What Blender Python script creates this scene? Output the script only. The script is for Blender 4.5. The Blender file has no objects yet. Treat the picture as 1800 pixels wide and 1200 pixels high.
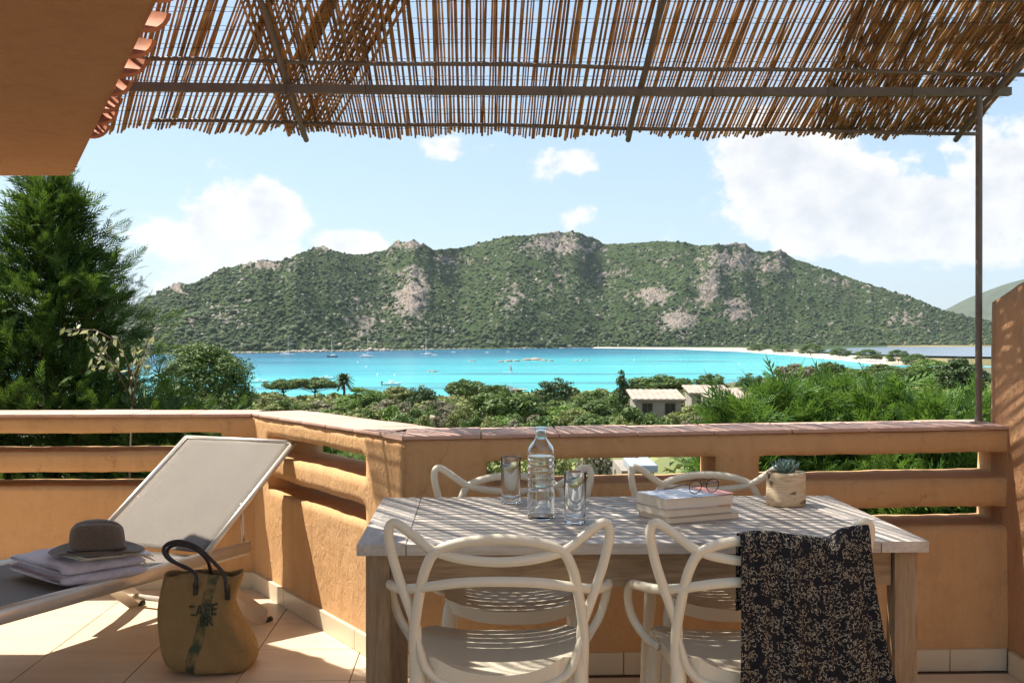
import bpy, bmesh, math, random
import numpy as np
from mathutils import Vector, Matrix
SC = bpy.context.scene
COL = SC.collection
R = math.radians
random.seed(7)
RNG = np.random.default_rng(11)

# ------------------------------------------------------------------ camera
F = 1950.0            # focal length in photo pixels (photo 1800 wide)
CAMZ = 1.32
HOR = 590.0           # pixel row of the horizon
cam_d = bpy.data.cameras.new('camera')
cam_d.sensor_width = 36.0
cam_d.lens = F / 1800 * 36
cam_d.clip_start = 0.05
cam_d.clip_end = 60000
cam = bpy.data.objects.new('camera', cam_d)
COL.objects.link(cam)
cam.location = (0, 0, CAMZ)
cam.rotation_euler = (R(90) - math.atan((600 - HOR) / F), 0, 0)
SC.camera = cam
SC.render.engine = 'CYCLES'
SC.cycles.max_bounces = 12
SC.cycles.transparent_max_bounces = 16
SC.cycles.transmission_bounces = 12
SC.cycles.diffuse_bounces = 5
SC.cycles.use_denoising = True
SC.cycles.use_adaptive_sampling = True
SC.cycles.adaptive_threshold = 0.02
SC.view_settings.view_transform = 'Standard'
SC.view_settings.look = 'None'
SC.view_settings.gamma = 1.0
SC.view_settings.exposure = 1.0

# ------------------------------------------------------------------ light
SUN_H = (-0.574, 0.245, 1.0)          # direction towards the sun
sv = Vector(SUN_H).normalized()
SUN_EL = math.asin(sv.z)
SUN_AZ = math.atan2(sv.x, sv.y)       # clockwise from +Y
sun_d = bpy.data.lights.new('sun', 'SUN')
sun_d.energy = 4.8
sun_d.angle = R(0.53)
sun_d.color = (1.0, 0.94, 0.84)
sun = bpy.data.objects.new('sun', sun_d)
COL.objects.link(sun)
sun.rotation_euler = (-sv).to_track_quat('-Z', 'Y').to_euler()
sun.location = (-6, 3, 12)


class NT:
    """tiny node-tree helper"""
    def __init__(self, tree):
        self.t = tree
        self.n = tree.nodes
        self.l = tree.links

    def node(self, kind, **kw):
        nd = self.n.new(kind)
        for k, v in kw.items():
            if k in nd.inputs.keys() if hasattr(nd.inputs, 'keys') else False:
                nd.inputs[k].default_value = v
            else:
                setattr(nd, k, v)
        return nd

    def link(self, a, b):
        self.l.new(a, b)

    def math(self, op, a, b=None, clamp=False):
        nd = self.n.new('ShaderNodeMath')
        nd.operation = op
        nd.use_clamp = clamp
        for i, v in enumerate((a, b)):
            if v is None:
                continue
            if isinstance(v, (int, float)):
                nd.inputs[i].default_value = v
            else:
                self.l.new(v, nd.inputs[i])
        return nd.outputs[0]

    def noise(self, vec, scale, detail=4, rough=0.55, dist=0.0):
        nd = self.n.new('ShaderNodeTexNoise')
        nd.inputs['Scale'].default_value = scale
        nd.inputs['Detail'].default_value = detail
        nd.inputs['Roughness'].default_value = rough
        nd.inputs['Distortion'].default_value = dist
        if vec is not None:
            self.l.new(vec, nd.inputs['Vector'])
        return nd.outputs['Fac']

    def voronoi(self, vec, scale, feature='F1', out='Distance', rand=1.0):
        nd = self.n.new('ShaderNodeTexVoronoi')
        nd.feature = feature
        nd.inputs['Scale'].default_value = scale
        nd.inputs['Randomness'].default_value = rand
        self.l.new(vec, nd.inputs['Vector'])
        return nd.outputs[out]

    def ramp(self, fac, stops):
        nd = self.n.new('ShaderNodeValToRGB')
        el = nd.color_ramp.elements
        while len(el) < len(stops):
            el.new(0.5)
        for e, (p, c) in zip(el, stops):
            e.position = p
            e.color = (*c, 1) if len(c) == 3 else c
        self.l.new(fac, nd.inputs[0])
        return nd.outputs[0]

    def mix(self, fac, a, b, mode='MIX'):
        nd = self.n.new('ShaderNodeMix')
        nd.data_type = 'RGBA'
        nd.blend_type = mode
        nd.clamp_factor = True
        for sock, v in ((nd.inputs[0], fac), (nd.inputs[6], a), (nd.inputs[7], b)):
            if isinstance(v, (int, float)):
                sock.default_value = v
            elif isinstance(v, tuple):
                sock.default_value = (*v, 1) if len(v) == 3 else v
            else:
                self.l.new(v, sock)
        return nd.outputs[2]

    def mapping(self, vec, scale=(1, 1, 1), rot=(0, 0, 0), loc=(0, 0, 0)):
        nd = self.n.new('ShaderNodeMapping')
        nd.inputs['Scale'].default_value = scale
        nd.inputs['Rotation'].default_value = rot
        nd.inputs['Location'].default_value = loc
        self.l.new(vec, nd.inputs['Vector'])
        return nd.outputs[0]

    def bump(self, height, strength=0.5, dist=0.01, normal=None):
        nd = self.n.new('ShaderNodeBump')
        nd.inputs['Strength'].default_value = strength
        nd.inputs['Distance'].default_value = dist
        self.l.new(height, nd.inputs['Height'])
        if normal is not None:
            self.l.new(normal, nd.inputs['Normal'])
        return nd.outputs[0]


# ------------------------------------------------------------------ world: sky with fair-weather clouds
world = bpy.data.worlds.new('World')
SC.world = world
world.use_nodes = True
wt = NT(world.node_tree)
wt.n.clear()
w_out = wt.n.new('ShaderNodeOutputWorld')
w_bg = wt.n.new('ShaderNodeBackground')
w_bg.inputs['Strength'].default_value = 0.10
sky = wt.n.new('ShaderNodeTexSky')
sky.sky_type = 'NISHITA'
sky.sun_disc = False
sky.sun_elevation = SUN_EL
sky.sun_rotation = SUN_AZ
sky.altitude = 20
sky.air_density = 1.0
sky.dust_density = 0.8
sky.ozone_density = 1.4
tc = wt.n.new('ShaderNodeTexCoord')
sep = wt.n.new('ShaderNodeSeparateXYZ')
wt.link(tc.outputs['Generated'], sep.inputs[0])
# azimuth (0 = view axis, + to the right) and elevation, in radians
az = wt.math('ARCTAN2', sep.outputs[0], sep.outputs[1])
el = wt.math('ARCSINE', sep.outputs[2])
comb = wt.n.new('ShaderNodeCombineXYZ')
wt.link(az, comb.inputs[0])
wt.link(wt.math('MULTIPLY', el, 1.25), comb.inputs[1])
sph = comb.outputs[0]
n_big = wt.noise(sph, 8.0, 3, 0.55)
n_fine = wt.noise(sph, 34.0, 4, 0.62)
# cumulus banks: (azimuth, elevation, half-width, half-height, weight); the banks go on round the horizon
banks = [(-0.27, 0.088, 0.095, 0.050, 1.0), (-0.215, 0.108, 0.042, 0.038, 1.05), (-0.15, 0.082, 0.05, 0.020, .75),
         (-0.06, 0.168, 0.04, 0.019, .9), (0.052, 0.155, 0.036, 0.021, .9), (0.058, 0.105, 0.03, 0.020, .6),
         (0.225, 0.150, 0.062, 0.056, 1.15), (0.31, 0.105, 0.15, 0.058, 1.2), (0.45, 0.125, 0.14, 0.060, 1.05)]
tot = None
for (a0, e0, wa, we, wgt) in banks:
    da = wt.math('MULTIPLY', wt.math('SUBTRACT', az, a0), 1 / wa)
    de = wt.math('MULTIPLY', wt.math('SUBTRACT', el, e0), 1 / we)
    d2 = wt.math('MULTIPLY_ADD', da, da)
    d2.node.inputs[2].default_value = 0
    wt.link(wt.math('MULTIPLY', de, de), d2.node.inputs[2])
    g = wt.math('MULTIPLY', wt.math('EXPONENT', wt.math('MULTIPLY', d2, -0.8)), wgt)
    tot = g if tot is None else wt.math('MAXIMUM', tot, g)
# the same fair-weather cumulus goes on all round the horizon
rest = wt.math('MULTIPLY', wt.math('SUBTRACT', el, 0.12), 1 / 0.07)
rest = wt.math('EXPONENT', wt.math('MULTIPLY', wt.math('MULTIPLY', rest, rest), -0.8))
rest = wt.math('MULTIPLY', rest, wt.math('MULTIPLY', wt.math('SUBTRACT', wt.math('ABSOLUTE', az), 0.5), 5.0, True))
rest = wt.math('MULTIPLY', rest, 0.9)
tot = wt.math('MAXIMUM', tot, rest)
dens = wt.math('ADD', wt.math('MULTIPLY', tot, 0.62), wt.math('MULTIPLY', wt.math('SUBTRACT', n_big, 0.5), 1.0))
dens = wt.math('ADD', dens, wt.math('MULTIPLY', wt.math('SUBTRACT', n_fine, 0.5), 0.55))
cov = wt.n.new('ShaderNodeMapRange')
cov.interpolation_type = 'SMOOTHSTEP'
cov.inputs['From Min'].default_value = 0.33
cov.inputs['From Max'].default_value = 0.47
wt.link(dens, cov.inputs['Value'])
lit = wt.math('ADD', wt.math('MULTIPLY', dens, 0.45), wt.math('MULTIPLY', wt.math('SUBTRACT', 1.0, n_fine), 0.75))
cshade = wt.ramp(lit, [(0.44, (5.5, 5.45, 5.35)), (0.60, (5.1, 5.12, 5.15)), (0.72, (4.3, 4.45, 4.7)), (0.85, (3.7, 3.9, 4.25))])
veil = wt.mix(0.60, sky.outputs[0], (2.75, 3.75, 4.7))
wcol = wt.mix(cov.outputs[0], veil, cshade)
wt.link(wcol, w_bg.inputs['Color'])
wt.link(w_bg.outputs[0], w_out.inputs['Surface'])


# ------------------------------------------------------------------ pixel helpers (a pixel gives a direction; depth comes from what it touches)
def V(px, py, Y):
    return Vector(((px - 900) * Y / F, Y, CAMZ - (py - HOR) * Y / F))


def G(px, py, z=0.0):
    Y = F * (CAMZ - z) / (py - HOR)
    return Vector(((px - 900) * Y / F, Y, z))


# ------------------------------------------------------------------ mesh helpers
class MB:
    def __init__(self):
        self.v = []
        self.f = []

    def add(self, vs, fs):
        o = len(self.v)
        self.v.extend([tuple(p) for p in vs])
        self.f.extend([tuple(i + o for i in f) for f in fs])
        return self

    def box(self, x0, x1, y0, y1, z0, z1):
        vs = [(x, y, z) for z in (z0, z1) for y in (y0, y1) for x in (x0, x1)]
        fs = [(0, 2, 3, 1), (4, 5, 7, 6), (0, 1, 5, 4), (2, 6, 7, 3), (0, 4, 6, 2), (1, 3, 7, 5)]
        return self.add(vs, fs)

    def bbox(self, x0, x1, y0, y1, z0, z1, b=0.004, seg=2, M=None):
        bm = bmesh.new()
        bmesh.ops.create_cube(bm, size=1)
        for v in bm.verts:
            v.co = Vector(((x0 + x1) / 2 + v.co.x * (x1 - x0), (y0 + y1) / 2 + v.co.y * (y1 - y0), (z0 + z1) / 2 + v.co.z * (z1 - z0)))
        bmesh.ops.bevel(bm, geom=bm.edges[:], offset=b, segments=seg, affect='EDGES', profile=0.6)
        if M is not None:
            bm.transform(M)
        bm.verts.index_update()
        self.add([v.co[:] for v in bm.verts], [[v.index for v in f.verts] for f in bm.faces])
        bm.free()
        return self

    def tube(self, pts, r, seg=8, cap=True, closed=False, flat=None, up=None):
        """sweep along pts; r scalar or list; flat = (a,b) axis factors of the section"""
        pts = [Vector(p) for p in pts]
        n = len(pts)
        rr = list(r) if isinstance(r, (list, tuple)) else [r] * n
        fl = flat or (1, 1)
        rings = []
        prev = None
        for i, p in enumerate(pts):
            if closed:
                t = (pts[(i + 1) % n] - pts[i - 1]).normalized()
            else:
                t = (pts[min(i + 1, n - 1)] - pts[max(i - 1, 0)]).normalized()
            if prev is None:
                u = Vector(up) if up else (Vector((0, 0, 1)) if abs(t.z) < 0.9 else Vector((0, 1, 0)))
            else:
                u = prev
            u = (u - t * u.dot(t)).normalized()
            w = t.cross(u)
            prev = u
            rings.append([p + (u * math.cos(2 * math.pi * k / seg) * fl[0] + w * math.sin(2 * math.pi * k / seg) * fl[1]) * rr[i] for k in range(seg)])
        vs = [q for ring in rings for q in ring]
        fs = []
        m = n if closed else n - 1
        for i in range(m):
            j = (i + 1) % n
            for k in range(seg):
                k2 = (k + 1) % seg
                fs.append((i * seg + k, i * seg + k2, j * seg + k2, j * seg + k))
        if cap and not closed:
            fs.append(tuple(range(seg - 1, -1, -1)))
            fs.append(tuple((n - 1) * seg + k for k in range(seg)))
        return self.add(vs, fs)

    def lathe(self, prof, seg=32, center=(0, 0, 0), capb=False, capt=False):
        c = Vector(center)
        vs = []
        for (r, z) in prof:
            for k in range(seg):
                a = 2 * math.pi * k / seg
                vs.append(c + Vector((r * math.cos(a), r * math.sin(a), z)))
        fs = []
        for i in range(len(prof) - 1):
            for k in range(seg):
                k2 = (k + 1) % seg
                fs.append((i * seg + k, i * seg + k2, (i + 1) * seg + k2, (i + 1) * seg + k))
        if capb:
            fs.append(tuple(range(seg - 1, -1, -1)))
        if capt:
            fs.append(tuple((len(prof) - 1) * seg + k for k in range(seg)))
        return self.add(vs, fs)

    def build(self, name, mat, parent=None, smooth=True, local=False, angle=None):
        me = bpy.data.meshes.new(name)
        me.from_pydata(self.v, [], self.f)
        return link_mesh(name, me, mat, parent, smooth, local, angle)


def link_mesh(name, me, mat, parent=None, smooth=True, local=False, angle=None):
    if mat is not None:
        me.materials.append(mat)
    if smooth:
        me.polygons.foreach_set('use_smooth', [True] * len(me.polygons))
        if angle is not None:
            try:
                me.set_sharp_from_angle(angle=R(angle))
            except Exception:
                pass
    me.update()
    o = bpy.data.objects.new(name, me)
    COL.objects.link(o)
    if parent is not None:
        o.parent = parent
        if not local:
            o.matrix_parent_inverse = world_of(parent).inverted()
    return o


def world_of(o):
    m = Matrix.LocRotScale(o.location, o.rotation_euler, o.scale)
    if o.parent is not None:
        m = world_of(o.parent) @ o.matrix_parent_inverse @ m
    return m


def npmesh(name, verts, faces, mat, parent=None, smooth=True, attr=None):
    verts = np.asarray(verts, dtype=np.float32)
    faces = np.asarray(faces, dtype=np.int32)
    k = faces.shape[1]
    me = bpy.data.meshes.new(name)
    me.vertices.add(len(verts))
    me.vertices.foreach_set('co', verts.ravel())
    me.loops.add(faces.size)
    me.loops.foreach_set('vertex_index', faces.ravel())
    me.polygons.add(len(faces))
    me.polygons.foreach_set('loop_start', np.arange(0, faces.size, k, dtype=np.int32))
    me.polygons.foreach_set('loop_total', np.full(len(faces), k, dtype=np.int32))
    me.update(calc_edges=True)
    if attr:
        for an, av in attr.items():
            a = me.attributes.new(an, 'FLOAT', 'POINT')
            a.data.foreach_set('value', np.asarray(av, dtype=np.float32))
    return link_mesh(name, me, mat, parent, smooth)


def tag(o, label=None, cat=None, group=None, kind=None):
    if label:
        o['label'] = label
    if cat:
        o['category'] = cat
    if group:
        o['group'] = group
    if kind:
        o['kind'] = kind
    return o


def thing(name, label, cat, loc=(0, 0, 0), rz=0.0, group=None):
    o = bpy.data.objects.new(name, None)
    o.empty_display_size = 0.1
    COL.objects.link(o)
    o.location = loc
    o.rotation_euler = (0, 0, rz)
    return tag(o, label, cat, group)


def copy_tree(o, parent=None):
    c = o.copy()
    COL.objects.link(c)
    if parent is not None:
        c.parent = parent
        c.matrix_parent_inverse = o.matrix_parent_inverse.copy()
    for ch in list(o.children):
        copy_tree(ch, c)
    return c


def catmull(pts, n=8, closed=False):
    P = [Vector(p) for p in pts]
    out = []
    m = len(P)
    rng = range(m) if closed else range(m - 1)
    for i in rng:
        p0 = P[(i - 1) % m] if closed or i > 0 else P[0] * 2 - P[1]
        p1 = P[i]
        p2 = P[(i + 1) % m]
        p3 = P[(i + 2) % m] if closed or i + 2 < m else P[-1] * 2 - P[-2]
        for k in range(n):
            t = k / n
            out.append(0.5 * ((2 * p1) + (p2 - p0) * t + (2 * p0 - 5 * p1 + 4 * p2 - p3) * t * t + (3 * p1 - p0 - 3 * p2 + p3) * t ** 3))
    if not closed:
        out.append(P[-1].copy())
    return out


def _hash(ix, iy, iz, seed):
    h = (ix.astype(np.int64) * 374761393 + iy.astype(np.int64) * 668265263 + iz.astype(np.int64) * 2147483647 + seed * 1274126177) & 0xffffffff
    h = ((h ^ (h >> 13)) * 1274126177) & 0xffffffff
    h = h ^ (h >> 16)
    return (h & 0xffff) / 65535.0


def vnoise(p, seed=0):
    """value noise on an (n,3) array, range 0..1"""
    p = np.asarray(p, dtype=np.float64)
    i = np.floor(p).astype(np.int64)
    f = p - i
    f = f * f * (3 - 2 * f)
    r = 0
    for dx in (0, 1):
        for dy in (0, 1):
            for dz in (0, 1):
                w = (f[:, 0] if dx else 1 - f[:, 0]) * (f[:, 1] if dy else 1 - f[:, 1]) * (f[:, 2] if dz else 1 - f[:, 2])
                r = r + w * _hash(i[:, 0] + dx, i[:, 1] + dy, i[:, 2] + dz, seed)
    return r


def fbm(p, oct=4, seed=0, gain=0.5):
    a, s, tot = 1.0, 0.0, 0.0
    q = np.asarray(p, dtype=np.float64).copy()
    for k in range(oct):
        s = s + a * vnoise(q, seed + k)
        tot += a
        a *= gain
        q = q * 2.03 + 17.3
    return s / tot


# ------------------------------------------------------------------ materials
def newmat(name):
    m = bpy.data.materials.new(name)
    m.use_nodes = True
    t = NT(m.node_tree)
    b = t.n['Principled BSDF']
    return m, t, b


def coords(t, which='Object'):
    return t.n.new('ShaderNodeTexCoord').outputs[which]


def world_pos(t):
    return t.n.new('ShaderNodeNewGeometry').outputs['Position']


def simple(name, col, rough=0.6, var=0.12, scale=6.0, bump=0.0, bscale=60.0, metal=0.0, spec=0.5, pos=False, bdist=0.003, stretch=(1, 1, 1)):
    m, t, b = newmat(name)
    c = world_pos(t) if pos else coords(t)
    if stretch != (1, 1, 1):
        c = t.mapping(c, stretch)
    n = t.noise(c, scale, 5, 0.6)
    lo = tuple(max(0, x * (1 - var)) for x in col)
    hi = tuple(min(1, x * (1 + var)) for x in col)
    t.link(t.ramp(n, [(0.3, lo), (0.7, hi)]), b.inputs['Base Color'])
    b.inputs['Roughness'].default_value = rough
    b.inputs['Metallic'].default_value = metal
    b.inputs['Specular IOR Level'].default_value = spec
    if bump > 0:
        n2 = t.noise(c, bscale, 3, 0.6)
        t.link(t.bump(n2, bump, bdist), b.inputs['Normal'])
    return m


def leafmat(name, c0, c1, c2, rough=0.5, trans=0.25):
    """foliage: colour varies leaf by leaf, a little light passes through"""
    m, t, b = newmat(name)
    g = t.n.new('ShaderNodeNewGeometry')
    col = t.ramp(g.outputs['Random Per Island'], [(0.0, c0), (0.5, c1), (1.0, c2)])
    big = t.noise(g.outputs['Position'], 0.9, 2)
    col = t.mix(t.math('MULTIPLY', big, 0.35), col, c0)
    t.link(col, b.inputs['Base Color'])
    b.inputs['Roughness'].default_value = rough
    b.inputs['Specular IOR Level'].default_value = 0.3
    tr = t.n.new('ShaderNodeBsdfTranslucent')
    t.link(t.mix(0.5, col, (c2[0] * 1.2, c2[1] * 1.25, c2[2] * 0.6), 'MIX'), tr.inputs['Color'])
    ms = t.n.new('ShaderNodeMixShader')
    ms.inputs[0].default_value = trans
    t.link(b.outputs[0], ms.inputs[1])
    t.link(tr.outputs[0], ms.inputs[2])
    t.link(ms.outputs[0], t.n['Material Output'].inputs['Surface'])
    return m


def stucco(name, c0, c1, fine=0.6, relief=0.010):
    m, t, b = newmat(name)
    p = world_pos(t)
    n1 = t.noise(p, 2.2, 6, 0.6, 0.4)
    n2 = t.noise(p, 14.0, 5, 0.65, 0.6)
    col = t.mix(n1, c0, c1)
    # trowel streaks and rubbed patches of slightly different paint
    col = t.mix(t.ramp(n2, [(0.52, (0, 0, 0)), (0.74, (.32, .32, .32))]), col, tuple(x * 0.72 for x in c0))
    wv = t.n.new('ShaderNodeTexNoise')
    wv.inputs['Scale'].default_value = 3.0
    wv.inputs['Detail'].default_value = 2
    t.link(t.mapping(p, (1.2, 1.2, 0.5)), wv.inputs['Vector'])
    # hairline cracks
    wob = t.n.new('ShaderNodeTexNoise')
    wob.inputs['Scale'].default_value = 9.0
    wob.inputs['Detail'].default_value = 4
    t.link(p, wob.inputs['Vector'])
    pw = t.n.new('ShaderNodeVectorMath')
    pw.operation = 'MULTIPLY_ADD'
    t.link(wob.outputs['Color'], pw.inputs[0])
    pw.inputs[1].default_value = (0.22, 0.22, 0.22)
    t.link(p, pw.inputs[2])
    cr = t.voronoi(t.mapping(pw.outputs[0], (1, 1, 0.75)), 2.3, 'DISTANCE_TO_EDGE')
    crm = t.math('MULTIPLY', t.math('LESS_THAN', cr, 0.003), t.math('GREATER_THAN', wv.outputs[0], 0.63))
    # faint vertical weather streaks
    st_ = t.noise(t.mapping(p, (7, 7, .9)), 1.6, 4, .6)
    col = t.mix(t.ramp(st_, [(.5, (0, 0, 0)), (.78, (.35, .35, .35))]), col, tuple(x * .68 for x in c0))
    col = t.mix(t.math('MULTIPLY', crm, 0.35), col, tuple(x * 0.35 for x in c0))
    t.link(col, b.inputs['Base Color'])
    b.inputs['Roughness'].default_value = 0.9
    b.inputs['Specular IOR Level'].default_value = 0.15
    n3 = t.noise(p, 210.0, 3, 0.6)
    n4 = t.noise(t.mapping(p, (1, 1, 0.6)), 26.0, 5, 0.6, 0.8)
    h = t.math('ADD', t.math('MULTIPLY', n3, 0.22 * fine), t.math('MULTIPLY', n4, 1.0))
    h = t.math('SUBTRACT', h, t.math('MULTIPLY', crm, 0.5))
    t.link(t.bump(h, 0.8, relief), b.inputs['Normal'])
    return m


MAT = {}
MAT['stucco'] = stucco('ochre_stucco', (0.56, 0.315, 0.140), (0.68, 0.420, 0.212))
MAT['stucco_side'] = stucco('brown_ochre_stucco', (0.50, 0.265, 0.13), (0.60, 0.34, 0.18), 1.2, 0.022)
MAT['cap'] = simple('pink_terracotta', (0.54, 0.34, 0.26), 0.8, 0.18, 5, 0.4, 60, pos=True)
MAT['tile'] = simple('cream_floor_tile', (0.68, 0.53, 0.37), 0.42, 0.09, 3.0, 0.05, 30, pos=True, stretch=(0.5, 4, 1))
MAT['skirt'] = simple('cream_skirting_tile', (0.66, 0.56, 0.40), 0.4, 0.07, 4.0, 0.04, 30, pos=True)
MAT['grout'] = simple('dark_grout', (0.16, 0.11, 0.07), 0.9, 0.15, 20, 0.3, 100, pos=True)
MAT['concrete'] = simple('grey_render', (0.36, 0.30, 0.24), 0.9, 0.15, 2, 0.4, 20, pos=True)
MAT['roof_tile'] = simple('terracotta_barrel_tile', (0.50, 0.17, 0.065), 0.75, 0.3, 9, 0.4, 50, pos=True)
MAT['pole'] = simple('taupe_painted_steel', (0.15, 0.115, 0.085), 0.5, 0.2, 12, 0.15, 80, pos=True)
MAT['wire'] = simple('rusty_wire', (0.06, 0.045, 0.035), 0.6, 0.2, 20)
MAT['plastic'] = simple('cream_plastic', (0.72, 0.645, 0.50), 0.24, 0.02, 4, 0.03, 300)
MAT['alu'] = simple('champagne_aluminium', (0.66, 0.60, 0.52), 0.34, 0.07, 8, 0.05, 80, metal=0.55)
MAT['leather'] = simple('dark_brown_leather', (0.028, 0.016, 0.011), 0.42, 0.3, 20, 0.3, 120)
MAT['brass'] = simple('aged_brass', (0.28, 0.17, 0.07), 0.4, 0.2, 30, metal=0.9)
MAT['black'] = simple('black_plastic', (0.012, 0.011, 0.011), 0.3, 0.2, 20)
MAT['white'] = simple('white_paint', (0.80, 0.80, 0.78), 0.4, 0.04, 3)
MAT['paper'] = simple('cream_page_edges', (0.80, 0.70, 0.55), 0.85, 0.06, 8, 0.5, 240, stretch=(0.2, 0.2, 6), bdist=0.001)
MAT['bark'] = simple('grey_brown_bark', (0.12, 0.08, 0.05), 0.9, 0.35, 8, 0.6, 30, stretch=(1, 1, 0.3))


# ================================================================== TERRACE
ROT = R(2.0)                                  # the terrace is turned 2 degrees to the view axis
TX = Vector((math.cos(ROT), math.sin(ROT), 0))
TY = Vector((-math.sin(ROT), math.cos(ROT), 0))
A = Vector((-0.425, 4.30, 0))                 # convex corner of the parapet
B = Vector((-1.344, 5.80, 0))                 # concave corner of the parapet
D_END = A + TX * 2.40                         # where the back parapet meets the side wall
FLOOR_POLY = [(-4.6, -1.6), (2.15, -1.6), (2.15, 4.55), (-0.30, 4.46), (-1.22, 6.0), (-4.6, 6.0)]


def inside(poly, x, y):
    c = False
    n = len(poly)
    for i in range(n):
        x0, y0 = poly[i]
        x1, y1 = poly[i - 1]
        if (y0 > y) != (y1 > y) and x < (x1 - x0) * (y - y0) / (y1 - y0) + x0:
            c = not c
    return c


def prism(poly, z0, z1):
    m = MB()
    n = len(poly)
    vs = [(x, y, z0) for x, y in poly] + [(x, y, z1) for x, y in poly]
    fs = [tuple(range(n - 1, -1, -1)), tuple(range(n, 2 * n))]
    for i in range(n):
        j = (i + 1) % n
        fs.append((i, j, n + j, n + i))
    return m.add(vs, fs)


floor = prism(FLOOR_POLY, -0.16, -0.005).build('floor', MAT['grout'], smooth=False)
tag(floor, kind='structure')
base = prism([(x * 0.995, y * 0.995) for x, y in FLOOR_POLY], -3.6, -0.165).build('terrace_base', MAT['concrete'], smooth=False)
tag(base, kind='structure')
TS = 0.43
tile_mesh = None
org = G(272, 1143.7) - TX * TS * 8 - TY * TS * 14
for i in range(0, 26):
    for j in range(0, 22):
        c = org + TX * (TS * (i + .5)) + TY * (TS * (j + .5))
        if not any(inside(FLOOR_POLY, c.x + dx, c.y + dy) for dx in (-.2, .2) for dy in (-.2, .2)):
            continue
        if not inside([(-4.7, -1.7), (2.1, -1.7), (2.1, 4.5), (-0.28, 4.42), (-1.2, 5.95), (-4.7, 5.95)], c.x, c.y):
            continue
        if tile_mesh is None:
            t0 = MB().bbox(-TS / 2 + .0022, TS / 2 - .0022, -TS / 2 + .0022, TS / 2 - .0022, -0.012, 0.0, 0.0015, 1).build('tile', MAT['tile'], floor, smooth=False, local=True)
            tile_mesh = t0.data
        else:
            t0 = bpy.data.objects.new('tile', tile_mesh)
            COL.objects.link(t0)
            t0.parent = floor
        t0.location = (c.x, c.y, random.uniform(-.0006, .0006))
        t0.rotation_euler = (random.uniform(-.0008, .0008), random.uniform(-.0008, .0008), ROT)


def voxel_wall(name, P0, d, L, out, thick, z0, z1, holes, mat, zmap, parent, cell=0.04, amp=0.007, seed=0):
    """a plastered wall with real openings: boundary of a filled grid, edges worn round, surface uneven"""
    def lines(a, b, extra, c):
        xs = set([a, b] + [e for e in extra if a < e < b])
        xs = sorted(xs)
        res = []
        for p, q in zip(xs[:-1], xs[1:]):
            n = max(1, int(round((q - p) / c)))
            res += [p + (q - p) * k / n for k in range(n)]
        return np.array(res + [b])
    S = lines(0, L, [h[0] for h in holes] + [h[1] for h in holes], cell)
    T = lines(0, thick, [], 0.045)
    Z = lines(z0, z1, [h[2] for h in holes] + [h[3] for h in holes], cell * 0.85)
    ns, nt, nz = len(S) - 1, len(T) - 1, len(Z) - 1
    sc, zc = (S[1:] + S[:-1]) / 2, (Z[1:] + Z[:-1]) / 2
    fill = np.ones((ns, nz), bool)
    for h in holes:
        fill &= ~(((sc > h[0]) & (sc < h[1]))[:, None] & ((zc > h[2]) & (zc < h[3]))[None, :])
    fill3 = np.repeat(fill[:, None, :], nt, axis=1)
    pad = np.zeros((ns + 2, nt + 2, nz + 2), bool)
    pad[1:-1, 1:-1, 1:-1] = fill3
    ids = {}
    verts, faces = [], []

    def vid(i, j, k):
        key = (i, j, k)
        if key not in ids:
            ids[key] = len(verts)
            verts.append((S[i], T[j], Z[k]))
        return ids[key]
    for i in range(ns):
        for j in range(nt):
            for k in range(nz):
                if not fill3[i, j, k]:
                    continue
                I, J, K = i + 1, j + 1, k + 1
                if not pad[I - 1, J, K]:
                    faces.append((vid(i, j, k), vid(i, j, k + 1), vid(i, j + 1, k + 1), vid(i, j + 1, k)))
                if not pad[I + 1, J, K]:
                    faces.append((vid(i + 1, j, k), vid(i + 1, j + 1, k), vid(i + 1, j + 1, k + 1), vid(i + 1, j, k + 1)))
                if not pad[I, J - 1, K]:
                    faces.append((vid(i, j, k), vid(i + 1, j, k), vid(i + 1, j, k + 1), vid(i, j, k + 1)))
                if not pad[I, J + 1, K]:
                    faces.append((vid(i, j + 1, k), vid(i, j + 1, k + 1), vid(i + 1, j + 1, k + 1), vid(i + 1, j + 1, k)))
                if not pad[I, J, K - 1]:
                    faces.append((vid(i, j, k), vid(i, j + 1, k), vid(i + 1, j + 1, k), vid(i + 1, j, k)))
                if not pad[I, J, K + 1]:
                    faces.append((vid(i, j, k + 1), vid(i + 1, j, k + 1), vid(i + 1, j + 1, k + 1), vid(i, j + 1, k + 1)))
    v = np.array(verts)
    f = np.array(faces)
    # worn edges: a few Laplacian passes
    e = np.concatenate([f[:, [0, 1]], f[:, [1, 2]], f[:, [2, 3]], f[:, [3, 0]]])
    e = np.concatenate([e, e[:, ::-1]])
    deg = np.bincount(e[:, 0], minlength=len(v))[:, None]
    for it in range(1):
        acc = np.zeros_like(v)
        np.add.at(acc, e[:, 0], v[e[:, 1]])
        v = v * 0.8 + acc / deg * 0.2
    v[:, 2] = [zmap(s, z) for s, z in zip(v[:, 0], v[:, 2])]
    P = np.array(P0)[None, :] + np.outer(v[:, 0], np.array(d)) + np.outer(v[:, 1], np.array(out)) + np.outer(v[:, 2], [0, 0, 1])
    for ax in range(3):
        P[:, ax] += (fbm(P * 5.0 + ax * 31, 3, seed + ax) - .5) * amp * 1.5
        P[:, ax] += (fbm(P * 23.0 + ax * 57, 3, seed + 5 + ax) - .5) * amp * 1.0
    o = npmesh(name, P, f, mat, parent)
    bm = bmesh.new()
    bm.from_mesh(o.data)
    bmesh.ops.recalc_face_normals(bm, faces=bm.faces[:])
    bm.to_mesh(o.data)
    bm.free()
    return o


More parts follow.
